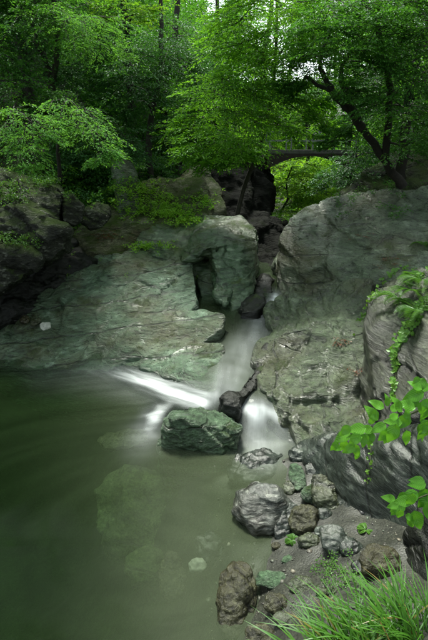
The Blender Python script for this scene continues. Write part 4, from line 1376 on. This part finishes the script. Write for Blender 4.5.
def woodland(label, x0, x1, y0, y1, n, leafm, L, hgt, seed):
    """a far wooded slope that reads as one mass of leaves"""
    g = np.random.default_rng(seed)
    X, Y = g.uniform(x0, x1, n), g.uniform(y0, y1, n)
    lump = fbm(np.column_stack([X, Y, np.zeros(n)]) * .45, 3)
    Z = ground_z(X, Y) + hgt * np.clip(.45 + .8 * lump, .05, 1.3) * g.uniform(.15, 1, n) ** .6
    az = g.uniform(0, 6.28, n)
    D = np.stack([np.cos(az), np.sin(az), g.normal(-.3, .3, n)], 1)
    V, F = leaves(np.column_stack([X, Y, Z]), D, np.array([0, 0, 1.0]) + g.normal(size=(n, 3)) * .5, L * g.uniform(.6, 1.3, n), L * .55)
    V, b = rebase(V)
    return tag(link('woodland', mesh_np('woodland', V, F, False, [M[leafm]]), None, b), label, 'woodland', kind='stuff')


woodland('leafy undergrowth carpeting the steep left slope between trees and shrubs', -13, -1.5, 13.5, 21, 42000, 'forest', .10, .9, 167)
woodland('far dim wooded slope closing the view behind the left bank trees', -22, 1, 19, 46, 120000, 'forest', .24, 3.6, 161)
woodland('far wooded slope behind the right bank trees', 6, 26, 17, 46, 60000, 'forest', .22, 2.6, 163)
woodland('bright far brushwood along the valley floor beyond the bridge', 1.5, 10, 24, 60, 40000, 'bright', .2, 2.0, 165)

# undergrowth on the left bank: shrubs, each its own
def shrub_mesh(seed, leafm, L, W):
    g = np.random.default_rng(seed)
    crown, wood = Pile(), Pile()
    for k in range(6):
        a = g.uniform(0, 6.28)
        c = np.array([math.cos(a) * g.uniform(.1, .5), math.sin(a) * g.uniform(.1, .5), g.uniform(.3, .9)])
        V, F, tw = spray(c, g.uniform(.35, .55), g, 12, 34, .35, .35, L, W)
        crown.add(V, F)
        wood.add(*tube(curve([(0, 0, -.1), c * np.array([.3, .3, .6]), c], 6), np.linspace(.02, .006, len(curve([(0, 0, -.1), c * .5, c], 6))), 4))
    V, F = crown.get()
    a = mesh_np('foliage', V, F, False, [M[leafm]])
    V, F = wood.get()
    return a, mesh_np('stem', V, F, True, [M['bark']])


SH = [shrub_mesh(201, 'evergreen', .07, .04), shrub_mesh(202, 'forest', .065, .03), shrub_mesh(203, 'evergreen', .055, .03), shrub_mesh(204, 'maple', .06, .028)]
SHL = ['dark glossy leaved shrub in the undergrowth of the steep left bank', 'mid green feathery shrub in the undergrowth of the steep left bank',
       'small leaved dark shrub in the undergrowth of the steep left bank', 'light green shrub in the undergrowth of the steep left bank']
def shrub(p, s, k, label, group):
    r = empty('shrub', tuple(p))
    r.rotation_euler = (0, 0, random.uniform(0, 6.28))
    r.scale = (s, s, s * random.uniform(.8, 1.1))
    link('foliage', SH[k][0], r)
    link('stem', SH[k][1], r)
    tag(r, label, 'shrub', group)


for i in range(58):
    u, y = rg.uniform(-20, 210), rg.uniform(11.0, 19.0)
    x = px(u, 160, y)[0]
    z = ground_z(x, y)[0]
    k = int(rg.choice([0, 1, 2, 2, 0, 3]))
    if y < 13.2 and u > 95:
        y += 3.5
        x = px(u, 160, y)[0]
        z = ground_z(x, y)[0]
    where = 'behind the long dark boulder' if u < 55 else 'around the drooping sapling' if u < 115 else 'above the mossy ledge' if u < 170 else 'close to the leaning maple'
    up_ = 'low' if y < 14.5 else 'high'
    shrub((x, y, z), rg.uniform(.7, 1.35), k, SHL[k].replace('in the undergrowth of the steep left bank', '%s on the left slope %s' % (up_, where)), 'undergrowth shrubs on the left bank')
for i in range(16):
    u, y = rg.uniform(350, 450), rg.uniform(12.5, 18)
    x = px(u, 160, y)[0]
    k = int(rg.choice([0, 2]))
    shrub((x, y, ground_z(x, y)[0]), rg.uniform(.7, 1.2), k, '%s shrub on the shaded right bank %s' % ('dark glossy leaved' if k == 0 else 'small leaved dark', 'beside the bridge end' if u < 385 else 'just behind the dim crag' if y < 15 else 'high above the dim crag'), 'shrubs on the right bank')
for i, (u, v, y) in enumerate([(286, 228, 17.5), (296, 236, 19.5), (318, 212, 20), (278, 235, 16.5), (305, 225, 21)]):
    p = px(u, v, y)
    shrub(p, rg.uniform(.8, 1.2), 3, 'light green shrub at the end of the gorge beneath the bridge', 'shrubs beneath the bridge')

# ------------------------------------------------------------------ ground cover and small plants (laid on the rocks)
bpy.context.view_layer.update()
DG = bpy.context.evaluated_depsgraph_get()
SKIP = {'water'}


def hit(u, v):
    """first solid surface seen at a pixel"""
    d = Vector(ray(u, v)).normalized()
    o = Vector((0, 0, CAM_H))
    for _ in range(12):
        ok, loc, nrm, fi, ob, mt = SC.ray_cast(DG, o, d)
        if not ok:
            return None
        if ob.name.startswith(('rock', 'boulder', 'ground', 'stone')):
            return np.array(loc), np.array(nrm)
        o = loc + d * 0.01
    return None


def herb_patch(name, label, spots, mat, L, W, per, spread, seed, hgt=0.12, rise=(.2, .9)):
    g = np.random.default_rng(seed)
    pile = Pile()
    for u, v in spots:
        h = hit(u, v)
        if h is None:
            continue
        p, n = h
        for k in range(per):
            q = p + np.append(g.normal(0, spread, 2), 0)
            m = g.integers(4, 8)
            az = g.uniform(0, 6.28) + np.arange(m) * 2.4
            el = g.uniform(*rise, m)
            D = np.stack([np.cos(az) * np.cos(el), np.sin(az) * np.cos(el), np.sin(el)], 1)
            C = q + np.array([0, 0, 1]) * (g.uniform(0, hgt, (m, 1))) + D * 0.02
            V, F = leaves(C, D, np.array([0, 0, 1.0]) + g.normal(size=D.shape) * .3, L * g.uniform(.6, 1.3, m), W * g.uniform(.6, 1.3, m))
            pile.add(V, F)
    V, F = pile.get()
    V, b = rebase(V)
    o = link(name, mesh_np(name, V, F, False, [M[mat]]), None, b)
    return tag(o, label, 'plants', kind='stuff')


def blob(u, v, su, sv, n, g):
    return [(g.normal(u, su), g.normal(v, sv)) for _ in range(n)]


sp = blob(140, 192, 14, 5, 45, rg) + blob(170, 212, 12, 5, 60, rg) + blob(150, 200, 16, 6, 45, rg) + blob(185, 222, 8, 5, 35, rg) + blob(150, 249, 10, 2, 25, rg) + blob(135, 213, 6, 4, 20, rg) + blob(202, 204, 5, 5, 20, rg) + blob(118, 200, 8, 8, 25, rg)
herb_patch('herbs', 'bright green herbs carpeting the mossy ledge above the slab', sp, 'ledge', .075, .045, 4, .17, 301)
sp = blob(48, 182, 10, 4, 45, rg) + blob(8, 196, 8, 6, 30, rg) + blob(30, 168, 12, 4, 30, rg) + blob(75, 196, 6, 3, 15, rg) + blob(30, 246, 8, 2, 14, rg) + blob(10, 240, 6, 2, 10, rg)
herb_patch('ferns', 'green fern and herb cover on top of the dark left boulders', sp, 'herb', .06, .028, 4, .07, 302)
sp = blob(90, 180, 16, 8, 40, rg) + blob(105, 190, 8, 6, 30, rg)
herb_patch('undergrowth', 'leafy ground cover between the shrubs on the left slope', sp, 'forest', .07, .04, 5, .12, 303, .25)
sp = [(72, 250), (73, 256), (122, 240), (100, 262), (126, 278), (196, 282), (197, 279), (68, 278), (70, 270)]
herb_patch('sprigs', 'scattered single sprigs rooted in cracks of the slab', sp, 'vine', .05, .03, 2, .02, 304, .08)
sp = blob(375, 195, 20, 8, 26, rg) + blob(345, 208, 8, 8, 6, rg) + blob(400, 215, 10, 6, 10, rg)
herb_patch('moss_plants', 'dull green plants growing over the crag and rounded rock', sp, 'forest', .05, .035, 4, .08, 305)
sp = blob(342, 340, 3, 3, 8, rg) + blob(360, 372, 3, 2, 6, rg) + blob(362, 234, 6, 2, 8, rg) + blob(108, 236, 8, 3, 40, rg) + blob(390, 262, 8, 3, 10, rg)
herb_patch('leaf_litter', 'reddish brown fallen leaves caught in hollows of the rocks', sp, 'litter', .035, .022, 2, .06, 306, .006, (-.25, .12))

# ------------------------------------------------------------------ trailing vines and fern on the schist outcrop
def vine(label, line, seed, lsize, n_leaf, name='vine', mat='vine', lift=0.03):
    g = np.random.default_rng(seed)
    pts = []
    for u, v in line:
        h = hit(u, v)
        if h is not None:
            p, n = h
            d = np.array([0, 0, CAM_H]) - p
            pts.append(p + unit(d) * lift)
    c = curve(pts, 40)
    base = c[0].copy()
    root = empty(name, base)
    tag(root, label, 'vine')
    V, F = tube(c - base, np.full(len(c), .004), 4)
    link('stem', mesh_np('stem', V, F, True, [M['stem']]), root)
    i = g.uniform(0, len(c) - 1.001, n_leaf)
    k = i.astype(int)
    C = c[k] + (c[k + 1] - c[k]) * (i - k)[:, None]
    toC = unit(np.array([0, 0, CAM_H]) - C)
    az = g.uniform(0, 6.28, n_leaf)
    side = unit(np.cross(toC, np.array([0, 0, 1.0])))
    up = np.cross(side, toC)
    D = side * np.cos(az)[:, None] + up * np.sin(az)[:, None] - np.array([0, 0, .5])
    s = lsize * g.uniform(.55, 1.25, n_leaf)
    V, F = leaves(C + toC * .015 + g.normal(size=C.shape) * .02, D, toC + np.array([0, 0, .7]) + g.normal(size=D.shape) * .3, s, s * .85)
    link('foliage', mesh_np('foliage', V - base, F, False, [M[mat]]), root)
    return root


vine('long bright vine trailing down the face of the schist outcrop', [(426, 296), (416, 312), (408, 322), (400, 335), (394, 350), (396, 362), (396, 375), (395, 388), (394, 402)], 401, .062, 190)
vine('short bright vine in the hollow between rock bank and outcrop', [(378, 290), (370, 300), (366, 312), (360, 320), (354, 334)], 402, .055, 85)
vine('leafy vine mat over the top of the schist outcrop', [(384, 282), (394, 272), (404, 268), (414, 270), (420, 276), (428, 270)], 403, .065, 170)
vine('yellow green vine along the edge of the outcrop beside the fern', [(428, 300), (420, 318), (410, 330), (400, 342)], 404, .085, 90)


def fern(label, u, v, seed, n_frond, length, size):
    g = np.random.default_rng(seed)
    h = hit(u, v)
    p, n = h
    root = empty('fern', p)
    tag(root, label, 'fern')
    pile = Pile()
    for k in range(n_frond):
        a = g.uniform(0, 6.28)
        d = np.array([math.cos(a), math.sin(a), .8])
        ln = length * g.uniform(.7, 1.1)
        s = np.repeat(np.linspace(.12, 1, 22), 2)
        sd = np.tile([1, -1], 22)
        pos = d * (s * ln)[:, None]
        pos[:, 2] -= ln * .9 * s ** 2
        side = unit(np.cross(d, [0, 0, 1.0]))
        D = side * sd[:, None] + unit(d) * .5
        V, F = leaves(pos, D, np.array([0, 0, 1.0]) + g.normal(size=D.shape) * .1, size * np.sin(np.clip(s * 2.9, .25, 3)) + .012, .016)
        pile.add(V, F)
    V, F = pile.get()
    link('fronds', mesh_np('fronds', V, F, False, [M['herb']]), root)
    return root


fern('green fern arching over the vine covered top of the outcrop', 412, 292, 411, 11, .42, .11)
fern('fern hanging at the edge of the outcrop above the yellow green vine', 400, 300, 412, 7, .34, .09)
fern('bright fern spreading over the crest of the vine hung outcrop', 422, 282, 416, 12, .45, .11)
fern('drooping fern half way down the long bright vine', 418, 312, 417, 9, .38, .10)
fern('small bright fern on the rounded rock above the outcrop', 424, 246, 413, 8, .3, .08)
fern('tiny fern sprig growing from the sand before the dark ramp', 366, 530, 414, 7, .09, .03)
fern('tiny sprig at the foot of the ochre brown stone', 292, 540, 415, 6, .08, .03)

# ------------------------------------------------------------------ broad-leaved branches hanging in from the right
def broad_leaf(seed):
    g = np.random.default_rng(seed)
    n, rows = 9, []
    for i in range(n):
        t = i / (n - 1)
        w = 0.34 * math.sin(math.pi * min(1, t ** 0.75)) ** 0.85 * (1 - 0.3 * t)
        z = -0.25 * t * t + 0.04 * math.sin(t * 9 + seed)
        rows.append([(-w, t, z + 0.10 * w + .02 * g.normal()), (-w * .5, t, z + .08 * w), (0, t, z - .02), (w * .5, t, z + .08 * w), (w, t, z + 0.10 * w + .02 * g.normal())])
    V = np.array(rows).reshape(-1, 3)
    return mesh_np('leaf', V, grid_faces(5, n), True, [M['broad']])


BL = [broad_leaf(s) for s in (1, 2, 3)]


def leafy_branch(label, line, y, leaf_px, seed):
    """line: pixels of the stem; leaves: (u, v, angle, size) with the tip direction in the picture plane"""
    g = np.random.default_rng(seed)
    c = curve([px(u, v, y + 0.02 * i) for i, (u, v) in enumerate(line)], 24)
    base = c[0].copy()
    root = empty('branch', base)
    tag(root, label, 'branch')
    V, F = tube(c - base, np.linspace(.006, .002, len(c)), 5)
    link('stem', mesh_np('stem', V, F, True, [M['stem']]), root)
    leaf_px = [(u, v, a, s * g.uniform(.7, 1.0)) for u, v, a, s in leaf_px] + [(u + g.uniform(-9, 9), v + g.uniform(-7, 8), a + g.uniform(-60, 60), s * g.uniform(.5, .85)) for u, v, a, s in leaf_px]
    for k, (u, v, ang, s) in enumerate(leaf_px):
        yy = y + g.uniform(-.10, .10)
        p = px(u, v, yy)
        sz = s * (yy / ray(u, v)[1]) / FPX
        a = math.radians(ang)
        # leaves spread roughly level and face the light, so we see them from above at a slant
        tipd = Vector((math.cos(a), .35 * math.sin(a) + g.normal(0, .15), .85 * math.sin(a) - .15)).normalized()
        nr = Vector((g.normal(0, .25), -.75, .75)).normalized()
        xx = tipd.cross(nr).normalized()
        nr = xx.cross(tipd).normalized()
        mtx = Matrix((xx, tipd, nr)).transposed().to_4x4()
        o = link('leaf', BL[k % 3], root)
        o.matrix_local = Matrix.Translation(Vector(p - base)) @ mtx @ Matrix.Diagonal((sz, sz, sz, 1))
        pn = c[np.argmin(np.linalg.norm(c - p, axis=1))]
        V, F = tube([pn - base, (pn + p) / 2 - base + np.array([0, 0, .006]), p - base], [.0022, .0018, .0014], 4)
        st_ = link('leaf_stalk', mesh_np('leaf_stalk', V, F, True, [M['stem']]), o)
        st_.matrix_parent_inverse = o.matrix_local.inverted()
    return root


leafy_branch('glossy broad leaved branch reaching across the dark ramp', [(440, 398), (420, 410), (400, 418), (380, 425), (360, 432), (345, 440)], 1.9, [
    (424, 392, 200, 22), (428, 402, 260, 24), (416, 408, 150, 24), (410, 416, 215, 24), (402, 412, 110, 20), (396, 424, 250, 22), (386, 424, 200, 24), (378, 420, 120, 20), (372, 432, 250, 20),
    (366, 428, 170, 22), (360, 434, 225, 20), (350, 432, 200, 20), (346, 440, 250, 18), (354, 444, 290, 18), (338, 442, 230, 16), (406, 430, 280, 20), (418, 424, 300, 22), (428, 420, 250, 24), (384, 408, 140, 18), (392, 412, 60, 16),
    (424, 378, 240, 18), (430, 386, 180, 20)], 501)
leafy_branch('second glossy leaved twig below the long branch', [(446, 490), (430, 494), (414, 500), (398, 506)], 1.75, [
    (426, 484, 170, 24), (432, 494, 230, 26), (418, 492, 210, 22), (412, 500, 180, 22), (404, 502, 220, 22), (400, 510, 280, 20), (414, 510, 290, 24), (424, 504, 310, 24), (396, 500, 160, 16)], 502)
vine('thin yellow green creeper hanging below the broad leaved branch', [(371, 446), (371, 455), (370, 464), (368, 474), (367, 484)], 405, .04, 26)

# ------------------------------------------------------------------ grass tuft
def grass(label, roots, n, lmin, lmax, seed, lean):
    g = np.random.default_rng(seed)
    pile = Pile()
    seg = 7
    for i in range(n):
        u, v = roots[g.integers(len(roots))]
        h = PZ(u + g.normal(0, 9), v + g.normal(0, 7), 0.6)
        z = ground_z(h[0], h[1])[0]
        b = np.array([h[0], h[1], z])
        ln = g.uniform(lmin, lmax)
        a = g.normal(lean, .75)
        d = np.array([math.cos(a), math.sin(a), 0])
        el = g.uniform(.55, 1.35)
        t = np.linspace(0, 1, seg)
        bend = g.uniform(.35, .95)
        P = b + d * (ln * (math.cos(el) * t + .45 * bend * t ** 2))[:, None]
        P[:, 2] += ln * (math.sin(el) * t - .62 * bend * t ** 2.2)
        w = g.uniform(.0035, .0075) * np.array([.8, 1, 1, .95, .8, .5, .06])
        s = np.cross(d, [0, 0, 1.0])
        V = np.stack([P - s * w[:, None], P + s * w[:, None]], 1).reshape(-1, 3)
        F = np.array([(2 * k, 2 * k + 1, 2 * k + 3, 2 * k + 2) for k in range(seg - 1)])
        pile.add(V, F)
    V, F = pile.get()
    V, b0 = rebase(V)
    o = link('grass', mesh_np('grass', V, F, True, [M['grass']]), None, b0)
    return tag(o, label, 'grass', kind='stuff')


grass('long arching green grass growing at the foot of the bank', [(345, 655), (370, 655), (395, 650), (325, 668), (360, 675), (405, 662), (418, 640)], 300, .3, .62, 601, 2.2)
sp = blob(335, 575, 16, 8, 30, rg)
herb_patch('seedlings', 'tiny seedlings on the sand behind the grass', sp, 'herb', .022, .015, 3, .02, 307, .03)

# ------------------------------------------------------------------ footbridge
def box_mesh(name, lo, hi, mat, bevel=0.0):
    b = bmesh.new()
    bmesh.ops.create_cube(b, size=1)
    lo, hi = np.array(lo), np.array(hi)
    for v in b.verts:
        v.co = Vector((lo + hi) / 2 + np.array(v.co) * (hi - lo))
    if bevel:
        bmesh.ops.bevel(b, geom=b.edges[:], offset=bevel, segments=1, affect='EDGES')
    me = bpy.data.meshes.new(name)
    b.to_mesh(me)
    b.free()
    me.materials.append(M[mat])
    return me


BY = 18.5
bl, br = px(266, 154, BY), px(352, 150, BY)
brg = empty('footbridge', (bl + br) / 2)
tag(brg, 'small dark arched footbridge with pale railing spanning the gorge', 'bridge')
W2 = (br[0] - bl[0]) / 2
link('deck', box_mesh('deck', (-W2, -.7, -.06), (W2, .7, .08), 'concrete', .01), brg)
for s in (-1, 1):
    n = 16
    V = []
    for i in range(n):
        x = -W2 + 2 * W2 * i / (n - 1)
        t = abs(x) / W2
        zb = -.14 - .45 * t ** 2.2
        for yy in (s * .62 - .09, s * .62 + .09):
            V += [(x, yy, -.063), (x, yy, zb)]
    V = np.array(V)
    F = []
    for i in range(n - 1):
        a, b = 4 * i, 4 * i + 4
        F += [(a, a + 1, b + 1, b), (a + 3, a + 2, b + 2, b + 3), (a + 1, a + 3, b + 3, b + 1), (a + 2, a, b, b + 2)]
    F += [(0, 2, 3, 1), (4 * n - 4, 4 * n - 3, 4 * n - 1, 4 * n - 2)]
    link('arch_girder', mesh_np('arch_girder', V, np.array(F), False, [M['rust']]), brg)
    for k in range(5):
        x = -W2 + .06 + (2 * W2 - .12) * k / 4
        link('post', box_mesh('post', (x - .025, s * .64 - .025, .083), (x + .025, s * .64 + .025, .72), 'rail'), brg)
    for z in (.40, .70):
        link('rail', box_mesh('rail', (-W2, s * .64 + .028, z - .02), (W2, s * .64 + .062, z + .02), 'rail'), brg)

print('OBJECTS', len(SC.objects), 'TRIS', sum(len(m.polygons) * 2 for m in bpy.data.meshes))
